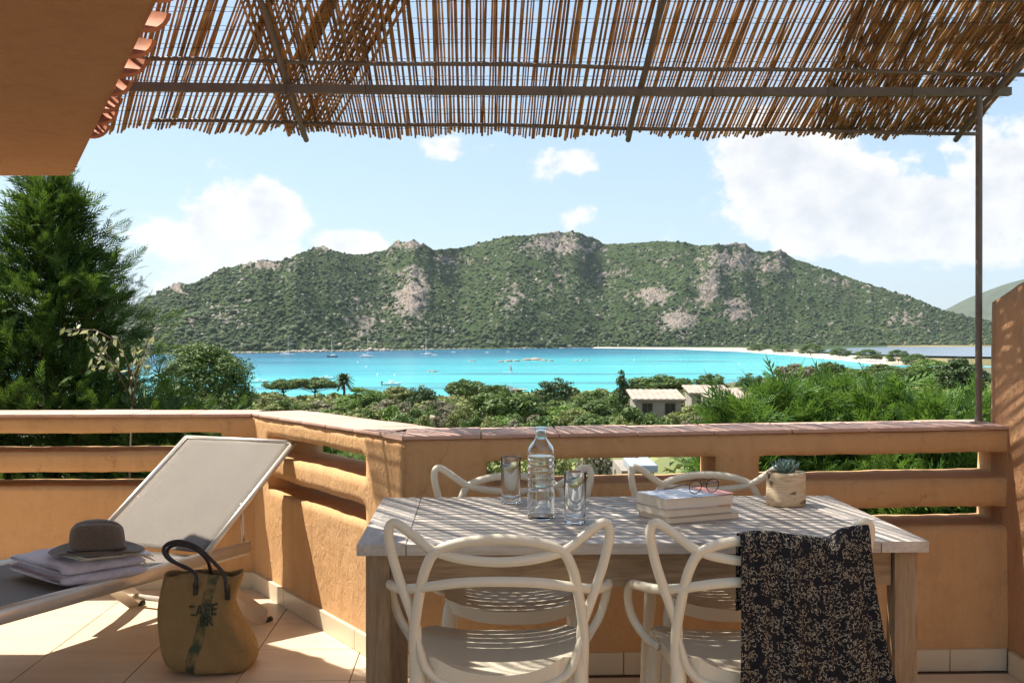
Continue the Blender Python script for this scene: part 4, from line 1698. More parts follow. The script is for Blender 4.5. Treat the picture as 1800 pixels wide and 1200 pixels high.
NEAR_COAST = [(-900, 702), (400, 698), (700, 698), (950, 695), (1100, 690), (1250, 677), (1400, 661), (1470, 653), (1540, 646), (1700, 646), (2700, 646)]
FAR_SHORE = [(-900, 626), (210, 624), (400, 622), (600, 618), (800, 614), (1040, 611.5), (1200, 614), (1300, 618.5), (1400, 627), (1480, 636), (1545, 646), (1700, 648), (2700, 648)]
FOOT = [(-900, 622), (210, 620), (400, 617.5), (600, 614.5), (800, 611.5), (1040, 609.5), (1200, 609), (1300, 608), (1500, 607), (1720, 606.5), (2700, 606.5)]
RIDGE = [(-900, 640), (-300, 612), (60, 585), (150, 568), (200, 549), (240, 535), (300, 504), (347, 498), (391, 472), (444, 461), (493, 460), (551, 437), (569, 435), (609, 448), (645, 446), (680, 438), (693, 426), (729, 424), (769, 440), (822, 433), (884, 417), (933, 413), (982, 408), (1000, 408), (1027, 412), (1067, 430), (1129, 425), (1182, 425), (1231, 431), (1267, 430), (1284, 433), (1293, 427), (1311, 430), (1329, 442), (1355, 442), (1371, 439), (1391, 453), (1444, 471), (1529, 500), (1600, 522), (1658, 545), (1720, 560), (1800, 576), (2000, 600), (2700, 603)]


def ground_z(X, Y):
    """height of the near slope that falls from the terrace to the beach"""
    u = 900 + X / np.maximum(Y, 1) * F
    yc = sea_Y(interp(NEAR_COAST, u))
    k = np.clip((Y - 6) / (yc - 6), 0, 1.05)
    return ZS + 0.4 + (-3.2 - ZS - .4) * np.maximum(0, 1 - k) ** 1.7


# near ground (one sheet, round and under the terrace too)
us = np.arange(-3000, 4801, 60)
ks = np.concatenate([np.linspace(0, .2, 14)[:-1], np.linspace(.2, 1.03, 34)])
U, K = np.meshgrid(us, ks)
yc = sea_Y(interp(NEAR_COAST, U))
Yg = 6 + (yc - 6) * K
Xg = (U - 900) / F * Yg
Zg = ground_z(Xg, Yg) + (fbm(np.stack([Xg.ravel() * .05, Yg.ravel() * .05, Xg.ravel() * 0], 1), 3, 4).reshape(Xg.shape) - .5) * np.clip(Yg / 60, 0, 1) * 1.2
Zg[K > 1.0] = ZS - .6
nr, nc = U.shape
idx = np.arange(nr * nc).reshape(nr, nc)
fq = np.stack([idx[:-1, :-1], idx[:-1, 1:], idx[1:, 1:], idx[1:, :-1]], -1).reshape(-1, 4)
m_, t_, b_ = newmat('dry_scrubland_soil')
c_ = world_pos(t_)
t_.link(t_.ramp(t_.noise(c_, .12, 6, .65), [(.3, (.055, .068, .022)), (.5, (.10, .095, .04)), (.7, (.21, .165, .09))]), b_.inputs['Base Color'])
b_.inputs['Roughness'].default_value = .95
MAT['soil'] = m_
gnd = npmesh('ground', np.stack([Xg, Yg, Zg], -1).reshape(-1, 3), fq, MAT['soil'])
tag(gnd, kind='structure')
yard = prism([(-60, -60), (60, -60), (60, 7.0), (-60, 7.0)], -3.9, -3.35).build('yard', MAT['soil'], smooth=False)
tag(yard, kind='structure')

# sea
m_, t_, b_ = newmat('turquoise_sea')
c_ = world_pos(t_)
sx_ = t_.n.new('ShaderNodeSeparateXYZ')
t_.link(c_, sx_.inputs[0])
wob = t_.math('MULTIPLY', t_.math('SUBTRACT', t_.noise(t_.mapping(c_, (.35, 1, 1)), .0075, 4, .6), .5), 1.0)
# depth: pale over the sandy shallows (near, and to the right), deeper further out on the left
dep = t_.math('DIVIDE', t_.math('SUBTRACT', sx_.outputs[1], 300), 800)
dep = t_.math('SUBTRACT', dep, t_.math('MULTIPLY', t_.math('ADD', sx_.outputs[0], 60), .0022))
dep = t_.math('ADD', dep, t_.math('MULTIPLY', wob, .9))
col = t_.ramp(dep, [(.0, (.06, .50, .50)), (.30, (.028, .38, .43)), (.55, (.016, .23, .33)), (.9, (.010, .13, .24))])
# dark weed meadows as flattened patches
wd = t_.noise(t_.mapping(c_, (.28, 1, 1)), .020, 3, .5)
col = t_.mix(t_.ramp(wd, [(.56, (0, 0, 0)), (.66, (.6, .6, .6))]), col, (.006, .07, .13))
t_.link(col, b_.inputs['Base Color'])
b_.inputs['Roughness'].default_value = .22
b_.inputs['Specular IOR Level'].default_value = .35
wn = t_.noise(t_.mapping(c_, (.5, 1, 1)), .55, 4, .6)
t_.link(t_.bump(wn, .45, .35), b_.inputs['Normal'])
stk = t_.noise(t_.mapping(c_, (.12, 1, 1)), .09, 4, .6)
col = t_.mix(t_.ramp(stk, [(.45, (0, 0, 0)), (.75, (.35, .35, .35))]), col, (.02, .22, .32))
t_.link(col, b_.inputs['Base Color'])
MAT['sea'] = m_
sea = MB().add([(-9000, 150, ZS), (9000, 150, ZS), (9000, 9000, ZS), (-9000, 9000, ZS)], [(0, 1, 2, 3)]).build('sea', MAT['sea'], smooth=False)
tag(sea, kind='structure')

# far land: beach flat, hill face, back slope
us = np.concatenate([np.arange(-900, 150, 25), np.arange(150, 1760, 3.2), np.arange(1760, 2700, 25)])
nf, nh, nb_ = 8, 110, 10
kf = np.linspace(0, 1, nf)[:-1]
kh = np.linspace(0, 1, nh) ** 1.15
rows = []
ys, yf, yr = sea_Y(interp(FAR_SHORE, us)), sea_Y(interp(FOOT, us), 1.5), None
wig = (fbm(np.stack([us * .012, us * 0, us * 0], 1), 3, 21) - .5)
yr = yf + 430 + 260 * wig
zr = CAMZ - (interp(RIDGE, us) + (fbm(np.stack([us * .10, us * 0, us * 0 + 3], 1), 4, 5, .65) - .5) * 6.5 - HOR) * yr / F
GX, GY, GZ, GK = [], [], [], []
for k in kf:
    Y = ys + (yf - ys) * k
    GY.append(Y)
    GZ.append(np.full_like(us, ZS) + (-.25 if k == 0 else .35) + 1.3 * k)
    GK.append(np.full_like(us, -1 + k))
for k in kh:
    Y = yf + (yr - yf) * k
    z0 = ZS + 1.6
    prof = k ** 1.05
    Z = z0 + (np.maximum(zr, z0 + 1) - z0) * prof
    P = np.stack([(us - 900) / F * Y, Y * .6, us * 0], 1)
    gul = (fbm(P * .0065, 3, 31) - .5) * 80 + (fbm(P * .024, 3, 37) - .5) * 26
    Z = Z + gul * np.sin(np.pi * np.clip(k, 0, 1)) ** .8 * np.clip((zr - z0) / 120, .1, 1)
    GY.append(Y)
    GZ.append(Z)
    GK.append(np.full_like(us, k))
for k in np.linspace(0, 1, nb_ + 1)[1:]:
    Y = yr + 700 * k
    GY.append(Y)
    GZ.append(np.maximum(zr, ZS + 2) * (1 - k) ** 1.2 + (ZS - 1) * (1 - (1 - k) ** 1.2))
    GK.append(np.full_like(us, 1 + k))
GY, GZ, GK = np.array(GY), np.array(GZ), np.array(GK)
GX = (us[None, :] - 900) / F * GY
PXu = np.repeat(us[None, :], len(GY), 0)
PYv = HOR - (GZ - CAMZ) * F / GY
ROCKS = [(722, 520, 30, 48, 1.25), (735, 490, 24, 22, 1.0), (712, 428, 34, 13, 1.1), (575, 437, 30, 9, .9), (455, 465, 40, 10, .8), (312, 508, 16, 11, 1.0), (335, 568, 10, 30, .55),
         (400, 555, 40, 32, .55), (640, 575, 38, 45, .75), (900, 525, 26, 30, .75), (985, 430, 70, 24, .95), (1150, 520, 32, 17, 1.2), (1190, 565, 32, 22, 1.1), (1245, 505, 26, 40, 1.05),
         (1300, 545, 30, 22, 1.0), (1290, 455, 60, 22, 1.0), (1345, 470, 30, 24, .8), (1305, 432, 26, 8, 1.1), (1372, 442, 18, 9, 1.1), (1500, 495, 50, 9, .7), (1180, 450, 60, 18, .4), (800, 455, 40, 12, .5), (1600, 560, 45, 18, .5), (1050, 480, 90, 40, .28), (990, 500, 60, 30, .35)]


def rock_at(px, py):
    s = np.zeros_like(px, dtype=float)
    for (a, b, w, h, g) in ROCKS:
        s = np.maximum(s, g * np.exp(-(((px - a) / w) ** 2 + ((py - b) / h) ** 2)))
    return s


n1 = fbm(np.stack([PXu.ravel() * .055, PYv.ravel() * .085, PXu.ravel() * 0], 1), 4, 41, .6).reshape(PXu.shape)
n2 = fbm(np.stack([PXu.ravel() * .22, PYv.ravel() * .30, PXu.ravel() * 0], 1), 3, 47, .65).reshape(PXu.shape)
rockm = np.clip((rock_at(PXu, PYv) * .58 + n1 * .70 + n2 * 1.25 - 1.26) * 7.0, 0, 1) * (GK > 0.02) * (GK <= 1.02)
# crags stand proud of the scrub
crag = .5 * vnoise(np.stack([GX.ravel() * .10, GY.ravel() * .06, GZ.ravel() * .08], 1), 8).reshape(GX.shape) + .5 * np.abs(2 * vnoise(np.stack([GX.ravel() * .23, GY.ravel() * .15, GZ.ravel() * .16], 1), 18).reshape(GX.shape) - 1)
GZ = GZ + rockm * (crag - .35) * 13 * np.clip(GK, 0, 1) ** .3
sandm = ((GK < -.02) & (PXu > 985) & (PXu < 1600)).astype(float) * np.clip(1 - (GK + 1) * np.interp(PXu, [985, 1300, 1420, 1600], [1.5, 1.6, 2.2, 4.5]), 0, 1)
sandm = np.clip(sandm * 4, 0, 1)
dry = ((GK < .10) & (PXu > 1560)).astype(float) * np.clip(1 - abs(PXu - 1650) / 200, 0, 1)
nr, nc = GX.shape
idx = np.arange(nr * nc).reshape(nr, nc)
fq = np.stack([idx[:-1, :-1], idx[:-1, 1:], idx[1:, 1:], idx[1:, :-1]], -1).reshape(-1, 4)
m_, t_, b_ = newmat('maquis_hillside')
c_ = world_pos(t_)


def attr(t, nm):
    a = t.n.new('ShaderNodeAttribute')
    a.attribute_name = nm
    return a.outputs['Fac']


veg = t_.ramp(t_.noise(c_, .06, 5, .7), [(.3, (.026, .046, .016)), (.55, (.046, .070, .024)), (.75, (.085, .10, .040))])
rk = t_.ramp(t_.noise(t_.mapping(c_, (1, .5, 1)), .22, 5, .7), [(.3, (.13, .105, .085)), (.5, (.25, .205, .17)), (.7, (.36, .30, .25))])
ck = t_.voronoi(t_.mapping(c_, (1, .6, .45)), .16, 'DISTANCE_TO_EDGE')
rk = t_.mix(t_.ramp(ck, [(.02, (.75, .75, .75)), (.10, (0, 0, 0))]), rk, (.075, .07, .05))
col = t_.mix(attr(t_, 'rock'), veg, rk)
col = t_.mix(attr(t_, 'sand'), col, (.66, .57, .45))
col = t_.mix(t_.math('MULTIPLY', attr(t_, 'dry'), .8), col, (.32, .25, .13))
t_.link(col, b_.inputs['Base Color'])
b_.inputs['Roughness'].default_value = .95
b_.inputs['Specular IOR Level'].default_value = .1
t_.link(t_.bump(t_.noise(c_, .5, 4, .7), .8, 1.2), b_.inputs['Normal'])
MAT['hill'] = m_
hill = npmesh('hill', np.stack([GX, GY, GZ], -1).reshape(-1, 3), fq, MAT['hill'], attr={'rock': rockm.ravel(), 'sand': sandm.ravel(), 'dry': dry.ravel()})
tag(hill, kind='structure')

# lagoon behind the beach
def lag(px, py):
    Y = sea_Y(py, 2.1)
    return ((px - 900) / F * Y, Y, ZS + 2.1)


lg = MB().add([lag(1425, 617.5), lag(1500, 621), lag(1620, 625), lag(1760, 627), lag(2500, 627), lag(2500, 609.6), lag(1760, 609.2), lag(1560, 609.6), lag(1470, 611.5)], [tuple(range(9))])
m_, t_, b_ = newmat('grey_lagoon')
b_.inputs['Base Color'].default_value = (.13, .17, .215, 1)
b_.inputs['Roughness'].default_value = .25
t_.link(t_.bump(t_.noise(world_pos(t_), .4, 3), .15, .1), b_.inputs['Normal'])
lo = lg.build('lagoon', m_, smooth=False)
tag(lo, kind='structure')

# far blue mountain on the right
us2 = np.arange(1500, 3000, 10)
rid2 = [(1500, 600), (1640, 553), (1660, 545), (1700, 524), (1760, 502), (1800, 490), (1900, 462), (2050, 440), (2300, 470), (3000, 590)]
vs = []
kk = np.linspace(0, 1, 24)
for k in kk:
    Y = 3600 + 1500 * k
    zt = CAMZ - (interp(rid2, us2) - HOR) * 5100 / F
    z = ZS + (zt - ZS) * k ** 1.1 + (fbm(np.stack([us2 * .03, us2 * 0 + k * 4, us2 * 0], 1), 4, 77) - .5) * 70 * math.sin(math.pi * min(1, k * .97))
    vs.append(np.stack([(us2 - 900) / F * Y, np.full_like(us2, Y, dtype=float), z], 1))
vs = np.array(vs)
idx = np.arange(vs.shape[0] * vs.shape[1]).reshape(vs.shape[:2])
fq = np.stack([idx[:-1, :-1], idx[:-1, 1:], idx[1:, 1:], idx[1:, :-1]], -1).reshape(-1, 4)
mt = npmesh('mountain', vs.reshape(-1, 3), fq, simple('distant_scrub', (.055, .07, .035), .95, .35, .012, pos=True))
tag(mt, kind='structure')

# scrub canopy on the hill: thousands of small bush crowns, boulders among them
ico = [(0, 0, -1), (.7236, -.5257, -.4472), (-.2764, -.8507, -.4472), (-.8944, 0, -.4472), (-.2764, .8507, -.4472), (.7236, .5257, -.4472), (.2764, -.8507, .4472), (-.7236, -.5257, .4472), (-.7236, .5257, .4472), (.2764, .8507, .4472), (.8944, 0, .4472), (0, 0, 1)]
icf = [(0, 1, 2), (1, 0, 5), (0, 2, 3), (0, 3, 4), (0, 4, 5), (1, 5, 10), (2, 1, 6), (3, 2, 7), (4, 3, 8), (5, 4, 9), (1, 10, 6), (2, 6, 7), (3, 7, 8), (4, 8, 9), (5, 9, 10), (6, 10, 11), (7, 6, 11), (8, 7, 11), (9, 8, 11), (10, 9, 11)]
icf = [(a, c, b) for a, b, c in icf]
ICO, ICF = np.array(ico), np.array(icf)
bm = bmesh.new()
bmesh.ops.create_icosphere(bm, subdivisions=2, radius=1)
ICO2 = np.array([v.co[:] for v in bm.verts])
bm.verts.index_update()
ICF2 = np.array([[v.index for v in f.verts] for f in bm.faces])
bm.free()


def blobs(P, S, base_v, base_f, jit, seed):
    """many deformed blobs as arrays: P centres (n,3), S radii (n,3)"""
    rng = np.random.default_rng(seed)
    n, m = len(P), len(base_v)
    v = np.repeat(base_v[None], n, 0) * (1 + rng.normal(0, jit, (n, m, 1)))
    ang = rng.uniform(0, 6.28, n)
    c, s = np.cos(ang)[:, None], np.sin(ang)[:, None]
    x = v[..., 0] * c - v[..., 1] * s
    y = v[..., 0] * s + v[..., 1] * c
    v = np.stack([x, y, v[..., 2]], -1) * S[:, None, :] + P[:, None, :]
    f = (base_f[None] + (np.arange(n) * m)[:, None, None]).reshape(-1, base_f.shape[1])
    return v.reshape(-1, 3), f


def hill_sample(n, seed, kpow=1.0, kmin=0.0, kmax=1.0):
    rng = np.random.default_rng(seed)
    ci = rng.uniform(np.searchsorted(us, 150), np.searchsorted(us, 1760) - 2, n)
    kr = nf - 1 + (kmin + (kmax - kmin) * rng.uniform(0, 1, n) ** kpow) * (nh - 1.01)
    i0, j0 = kr.astype(int), ci.astype(int)
    a, b = kr - i0, ci - j0

    def s(Gd):
        return (Gd[i0, j0] * (1 - a) + Gd[i0 + 1, j0] * a) * (1 - b) + (Gd[i0, j0 + 1] * (1 - a) + Gd[i0 + 1, j0 + 1] * a) * b
    return np.stack([s(GX), s(GY), s(GZ)], 1), s(rockm), s(PXu), s(PYv)


P, rk_, _, py_ = hill_sample(37000, 5, 0.9)
keep = (RNG.uniform(0, 1, len(P)) > rk_ * 1.0) & (RNG.uniform(0, 1, len(P)) < .55 + .9 * fbm(P * .02, 3, 91))
P = P[keep]
sz = np.clip(RNG.lognormal(.12, .50, len(P)), .4, 4.5) * np.interp(P[:, 2] - ZS, [0, 30, 200], [1.25, 1.0, .72])
S = np.stack([sz * 1.15, sz * 1.15, sz * RNG.uniform(.7, 1.1, len(P))], 1)
P[:, 2] += sz * .25
v, f = blobs(P, S, ICO, ICF, .16, 3)
MAT['scrub'] = leafmat('maquis_scrub', (.022, .042, .014), (.046, .072, .022), (.085, .105, .036), .8, .05)
so = npmesh('hill_scrub', v, f, MAT['scrub'], smooth=False)
tag(so, 'dense dark green maquis covering the hill across the bay', 'scrub', kind='stuff')
P, rk_, px_, py_ = hill_sample(60000, 9)
keep = RNG.uniform(0, 1, len(P)) < np.where(rk_ > .03, .05 + rk_ * .07, .012)
P = P[keep]
sz = RNG.uniform(.5, 1.35, len(P)) ** 2.2 * 1.25
# shore boulders along the waterline
ns_ = 420
su = RNG.uniform(380, 1010, ns_) if True else None
sy = sea_Y(interp(FAR_SHORE, su)) + RNG.uniform(-3, 14, ns_)
P = np.concatenate([P, np.stack([(su - 900) / F * sy, sy, np.full(ns_, ZS + .3)], 1)])
sz = np.concatenate([sz, RNG.uniform(.5, 1.9, ns_) * np.interp(np.sin(su * .05) + np.sin(su * .013), [-2, 0, 2], [.5, .9, 1.7])])
S = np.stack([sz * 1.2, sz, sz * RNG.uniform(.6, 1.25, len(P))], 1)
v, f = blobs(P, S, ICO, ICF, .17, 6)
MAT['granite'] = simple('pale_pink_granite', (.33, .27, .22), .9, .3, .15, .5, 1.0, pos=True, bdist=.3)
bo_ = npmesh('boulders', v, f, MAT['granite'], smooth=False)
tag(bo_, 'pale granite boulders scattered over the hill and along its shore', 'rocks', kind='stuff')

# islets in the bay
for lb, pts_i in (('low pale granite islet in the middle of the turquoise bay', [(880, 636, 5), (893, 635.5, 7), (908, 635, 6), (925, 633.5, 8), (940, 633, 10), (955, 634, 6), (968, 634.5, 5)]),
                  ('small pair of rocks right of the granite islet', [(1012, 634, 4), (1022, 633.5, 4), (1034, 633.5, 3)]),
                  ('small dark rock left of the granite islet', [(828, 635, 3.5), (833, 635, 4)]),
                  ('reddish reef just breaking the water near the windsurfer', [(755, 653, 4), (763, 653.5, 5), (768, 653, 3)])):
    P = np.array([[(a - 900) / F * sea_Y(b), sea_Y(b), ZS + .1] for a, b, c in pts_i])
    sz = np.array([c * sea_Y(b) / F for a, b, c in pts_i])
    v, f = blobs(P, np.stack([sz * 1.1, sz * .8, sz * .45], 1), ICO2, ICF2, .10, int(pts_i[0][0]))
    o = npmesh('rock_islet', v - P[0], f, MAT['granite'], smooth=False)
    o.location = P[0]
    tag(o, lb, 'rock')


# ================================================================== VEGETATION, HOUSES, BOATS
def leaf_quads(C, Nrm, size, rng, aspect=.55):
    """diamond leaves at C (n,3) facing Nrm (n,3)"""
    n = len(C)
    Nn = Nrm / (np.linalg.norm(Nrm, axis=1, keepdims=True) + 1e-9)
    r = rng.normal(0, 1, (n, 3))
    T = np.cross(Nn, r)
    T /= np.linalg.norm(T, axis=1, keepdims=True) + 1e-9
    Bt = np.cross(Nn, T)
    s = size[:, None]
    v = np.stack([C - T * s, C - Bt * s * aspect, C + T * s, C + Bt * s * aspect], 1).reshape(-1, 3)
    f = np.arange(4 * n).reshape(n, 4)
    return v, f


def crown_arrays(kind, seed, nclump=70, per=70, leaf=.027):
    """unit tree: height 1, crown width 1 (radius .5); returns leaf quads and limb tubes"""
    rng = np.random.default_rng(seed)
    Cs, Rs = [], []
    while len(Cs) < nclump:
        p = rng.uniform(-1, 1, 3)
        d = np.linalg.norm(p)
        if d > 1 or d < .35:
            continue
        if kind == 'umbrella':
            c = np.array([p[0] * .44, p[1] * .44, .70 + .24 * p[2] if p[2] > 0 else .70 + .10 * p[2]])
            r = .085
        elif kind == 'round':
            c = np.array([p[0] * .42, p[1] * .42, .56 + .38 * p[2]])
            r = .095
        elif kind == 'bush':
            pz = rng.uniform(0, 1)
            rm = .44 * math.sqrt(1 - pz ** 2.6) * math.sqrt(rng.uniform(.25, 1))
            aa = rng.uniform(0, 6.283)
            c = np.array([math.cos(aa) * rm, math.sin(aa) * rm, .06 + .86 * pz])
            r = .10
        else:
            h = abs(p[2])
            c = np.array([p[0] * .42 * (1.1 - .8 * h), p[1] * .42 * (1.1 - .8 * h), .14 + .80 * h])
            r = .085
        lump = .82 + .36 * vnoise(np.array([c * 5 + seed]), seed)[0]
        c[:2] *= lump
        Cs.append(c)
        Rs.append(r * rng.uniform(.7, 1.3))
    V_, F_, o = [], [], 0
    for c, r in zip(Cs, Rs):
        d = rng.normal(0, 1, (per, 3))
        d[:, 2] += .35
        d /= np.linalg.norm(d, axis=1, keepdims=True)
        pos = c + d * r * rng.uniform(.55, 1.08, (per, 1)) * np.array([1.15, 1.15, .8])
        nrm = d * 1.2 + rng.normal(0, .55, (per, 3)) + np.array([0, 0, .25])
        v, f = leaf_quads(pos, nrm, rng.uniform(.7, 1.35, per) * leaf, rng)
        V_.append(v)
        F_.append(f + o)
        o += len(v)
    Va = np.concatenate(V_)
    Va[:, 2] *= 1.0 / np.percentile(Va[:, 2], 99.3)
    Va[:, :2] *= .5 / np.percentile(np.linalg.norm(Va[:, :2], axis=1), 97)
    mb = MB()
    zt = {'umbrella': .60, 'round': .40, 'bush': .18, 'column': .55}[kind]
    r0 = .022 if kind != 'bush' else .012
    mb.tube([(0, 0, -.06), (.012, .004, zt * .4), (-.006, .01, zt * .8), (.0, .0, zt + .1)], [r0, r0 * .8, r0 * .7, r0 * .35], 7)
    for k in range(0, len(Cs), max(1, len(Cs) // 12)):
        c = Cs[k]
        a = Vector((0, .006, zt * (.72 if kind == 'umbrella' else .6)))
        e = Vector(c)
        mb.tube([a, a.lerp(e, .5) + Vector((0, 0, -.02)), e], [r0 * .5, r0 * .32, r0 * .12], 5)
    return Va, np.concatenate(F_), mb


LEAF = {'pine': leafmat('pine_needles', (0.042, 0.084, 0.018), (0.092, 0.151, 0.031), (0.175, 0.231, 0.053), .6, .15),
        'bright': leafmat('bright_green_leaves', (0.069, 0.131, 0.022), (0.131, 0.219, 0.037), (0.225, 0.312, 0.062), .55, .2),
        'olive': leafmat('olive_scrub_leaves', (0.098, 0.127, 0.034), (0.195, 0.221, 0.065), (0.325, 0.332, 0.111), .6, .15),
        'grey': leafmat('grey_brown_twigs', (0.119, 0.112, 0.065), (0.206, 0.188, 0.115), (0.312, 0.281, 0.181), .8, .1),
        'dark': leafmat('dark_evergreen_leaves', (0.025, 0.056, 0.015), (0.053, 0.095, 0.024), (0.105, 0.151, 0.039), .5, .1)}
PROTO = {}
PARTS_ = {'umbrella': 'crown', 'round': 'crown', 'bush': 'crown', 'column': 'crown'}


def proto(kind, leaf, var):
    key = (kind, leaf, var)
    if key not in PROTO:
        g = (kind, var)
        if g not in PROTO:
            PROTO[g] = crown_arrays(kind, 100 + var * 17 + len(kind), {'umbrella': 85, 'round': 95, 'bush': 75, 'column': 60}[kind])
        v, f, mb = PROTO[g]
        me = npmesh('crown', v, f, LEAF[leaf], smooth=False)
        tm = bpy.data.meshes.new('trunk')
        tm.from_pydata(mb.v, [], mb.f)
        tm.materials.append(MAT['bark'])
        tm.polygons.foreach_set('use_smooth', [True] * len(tm.polygons))
        crown_me = me.data
        bpy.data.objects.remove(me)
        PROTO[key] = (crown_me, tm)
    return PROTO[key]


KN = {'spit': ('pine_tree', 'tree'), 'umbrella': ('pine_tree', 'tree'), 'round': ('tree', 'tree'), 'bush': ('shrub', 'shrub'), 'column': ('eucalyptus_tree', 'tree')}
tcount = [0]


def tree(kind, leaf, px, ytop, wpx, Y, label, group=None, base=None):
    X = (px - 900) * Y / F
    gz = float(ground_z(np.array([X]), np.array([float(Y)]))[0]) if base is None else base
    top = CAMZ - (ytop - HOR) * Y / F
    h = max(top - gz, 1.0)
    w = wpx * Y / F
    tcount[0] += 1
    nm, cat = KN[kind]
    kind = 'bush' if kind == 'spit' else kind
    o = thing(nm, label, cat, (X, Y, gz), random.uniform(0, 6.28), group)
    cm, tm = proto(kind, leaf, tcount[0] % 3)
    for n_, me in (('crown', cm), ('trunk', tm)):
        c = bpy.data.objects.new(n_, me)
        COL.objects.link(c)
        c.parent = o
    o.scale = (w, w * random.uniform(.9, 1.1), h)
    return o


T = [('umbrella', 'pine', 498, 667, 70, 250, 'dark umbrella pine at the shore left of the palm, the wider-set one'),
     ('umbrella', 'pine', 553, 664, 84, 245, 'dense umbrella pine standing beside the palm at the shore'),
     ('bush', 'olive', 478, 694, 70, 170, 'olive shrub under the shore pines'),
     ('round', 'bright', 640, 682, 84, 190, 'yellow-green leafy tree right of the palm'),
     ('round', 'olive', 700, 680, 70, 200, 'pale olive tree between the palm and the dark round tree'),
     ('bush', 'grey', 560, 706, 110, 140, 'grey-green scrub bush below the palm'),
     ('bush', 'grey', 690, 704, 125, 110, 'bare grey-brown bush above the angled parapet corner'),
     ('bush', 'bright', 610, 700, 70, 150, 'small bright green bush below the palm'),
     ('round', 'dark', 740, 681, 54, 165, 'small dark round tree behind the grey bushes'),
     ('bush', 'grey', 772, 706, 110, 105, 'grey twiggy bush next to the pink-roofed hut'),
     ('umbrella', 'pine', 818, 668, 74, 190, 'mid green pine in front of the turquoise shallows'),
     ('umbrella', 'pine', 868, 677, 64, 175, 'small pine behind the large round pine'),
     ('round', 'olive', 800, 700, 80, 140, 'olive tree between the two shore pines and the grey bushes'),
     ('umbrella', 'pine', 892, 690, 132, 95, 'large spreading pine with visible trunks above the carafe'),
     ('round', 'dark', 976, 669, 76, 175, 'dark dense tree by the white beach hut sign'),
     ('bush', 'olive', 985, 706, 70, 120, 'olive bush between the large pine and the light green tree'),
     ('round', 'pine', 1052, 689, 94, 120, 'light green rounded tree left of the stone houses'),
     ('column', 'dark', 1094, 654, 50, 150, 'tall dark ragged eucalyptus beside the first stone house'),
     ('umbrella', 'pine', 1160, 661, 112, 190, 'wide umbrella pine spreading behind the stone houses'),
     ('round', 'pine', 1249, 659, 66, 195, 'rounded pine behind the second stone house'),
     ('round', 'dark', 1322, 660, 56, 185, 'dark tree right of the stone houses at the shore'),
     ('bush', 'pine', 1118, 719, 134, 62, 'low wide green bush below the stone houses'),
     ('bush', 'olive', 1225, 712, 80, 90, 'olive bush between the stone houses'),
     ('bush', 'olive', 1180, 728, 70, 75, 'small olive bush under the first stone house'),
     ('umbrella', 'grey', 1400, 641, 76, 215, 'bare-limbed flat-topped pine over the beach end'),
     ('umbrella', 'pine', 1461, 637, 48, 240, 'small dark pine right of the bare-limbed pine'),
     ('round', 'olive', 1390, 668, 70, 170, 'olive tree below the bare-limbed pine'),
     ('round', 'pine', 1500, 652, 92, 190, 'broad green tree in the grove before the lagoon'),
     ('round', 'olive', 1450, 672, 90, 150, 'yellowish tree in the grove before the lagoon'),
     ('round', 'pine', 1580, 650, 100, 170, 'full green tree in the middle of the lagoon grove'),
     ('round', 'bright', 1632, 633, 72, 230, 'bright-topped tree at the lagoon edge'),
     ('round', 'dark', 1690, 632, 96, 140, 'dark green tree next to the slim post'),
     ('round', 'olive', 1540, 682, 110, 120, 'sunlit olive tree above the bright juniper'),
     ('round', 'olive', 1640, 684, 110, 110, 'golden-olive tree left of the slim post'),
     ('spit', 'pine', 1335, 604, 45, 1080, 'far pine at the back of the beach, nearest the hill', None, ZS + 1.2),
     ('spit', 'pine', 1375, 605, 39, 980, 'far pine on the beach spit before the lagoon mouth', None, ZS + 1.2),
     ('spit', 'pine', 1425, 604, 45, 890, 'far pine on the spit with lagoon water behind it', None, ZS + 1.2),
     ('spit', 'pine', 1475, 612, 45, 790, 'far pine on the near end of the spit', None, ZS + 1.2),
     ('spit', 'pine', 1525, 614, 52, 690, 'wide far pine against the lagoon', None, ZS + 1.2),
     ('spit', 'pine', 1580, 615, 46, 620, 'far umbrella pine over the lagoon water', None, ZS + 1.2),
     ('spit', 'pine', 1612, 622, 49, 560, 'far pine on the lagoon shore by the bright-topped tree', None, ZS + 1.2),
     ('round', 'pine', 1440, 650, 60, 300, 'far rounded pine where the beach meets the grove'),
     ('round', 'pine', 1490, 646, 60, 330, 'rounded pine above the grove, below the spit'),
     ('round', 'pine', 1550, 640, 66, 330, 'pine in the grove below the lagoon pines')]
for a in T:
    tree(*a)
# more trees of the same kinds close the gaps on the slope
fill_lab = {'olive': 'yellow-olive maquis tree among others on the slope below the terrace', 'pine': 'green pine among others on the slope below the terrace', 'grey': 'grey-brown dry bush among others on the slope below the terrace', 'bright': 'fresh green tree among others on the slope below the terrace'}
rf_ = random.Random(5)
for i in range(92):
    px = 440 + (1730 - 440) * ((i * .6180339) % 1.0)
    yt = rf_.uniform(704, 740) if px < 1250 else rf_.uniform(668, 725)
    Yt = float(np.interp(yt, [660, 690, 715, 740], [190, 150, 100, 62])) * rf_.uniform(.9, 1.15)
    if any(abs(px - hp) < 52 and Yt < hy and yt < 724 for hp, hy in ((1158, 130), (1249, 165), (1288, 125))):
        continue
    lf = rf_.choice(('olive', 'olive', 'pine', 'pine', 'grey', 'bright'))
    tree(rf_.choice(('bush', 'round', 'bush')), lf, px, yt, rf_.uniform(50, 105), Yt, fill_lab[lf], lf + ' trees on the slope below the terrace')
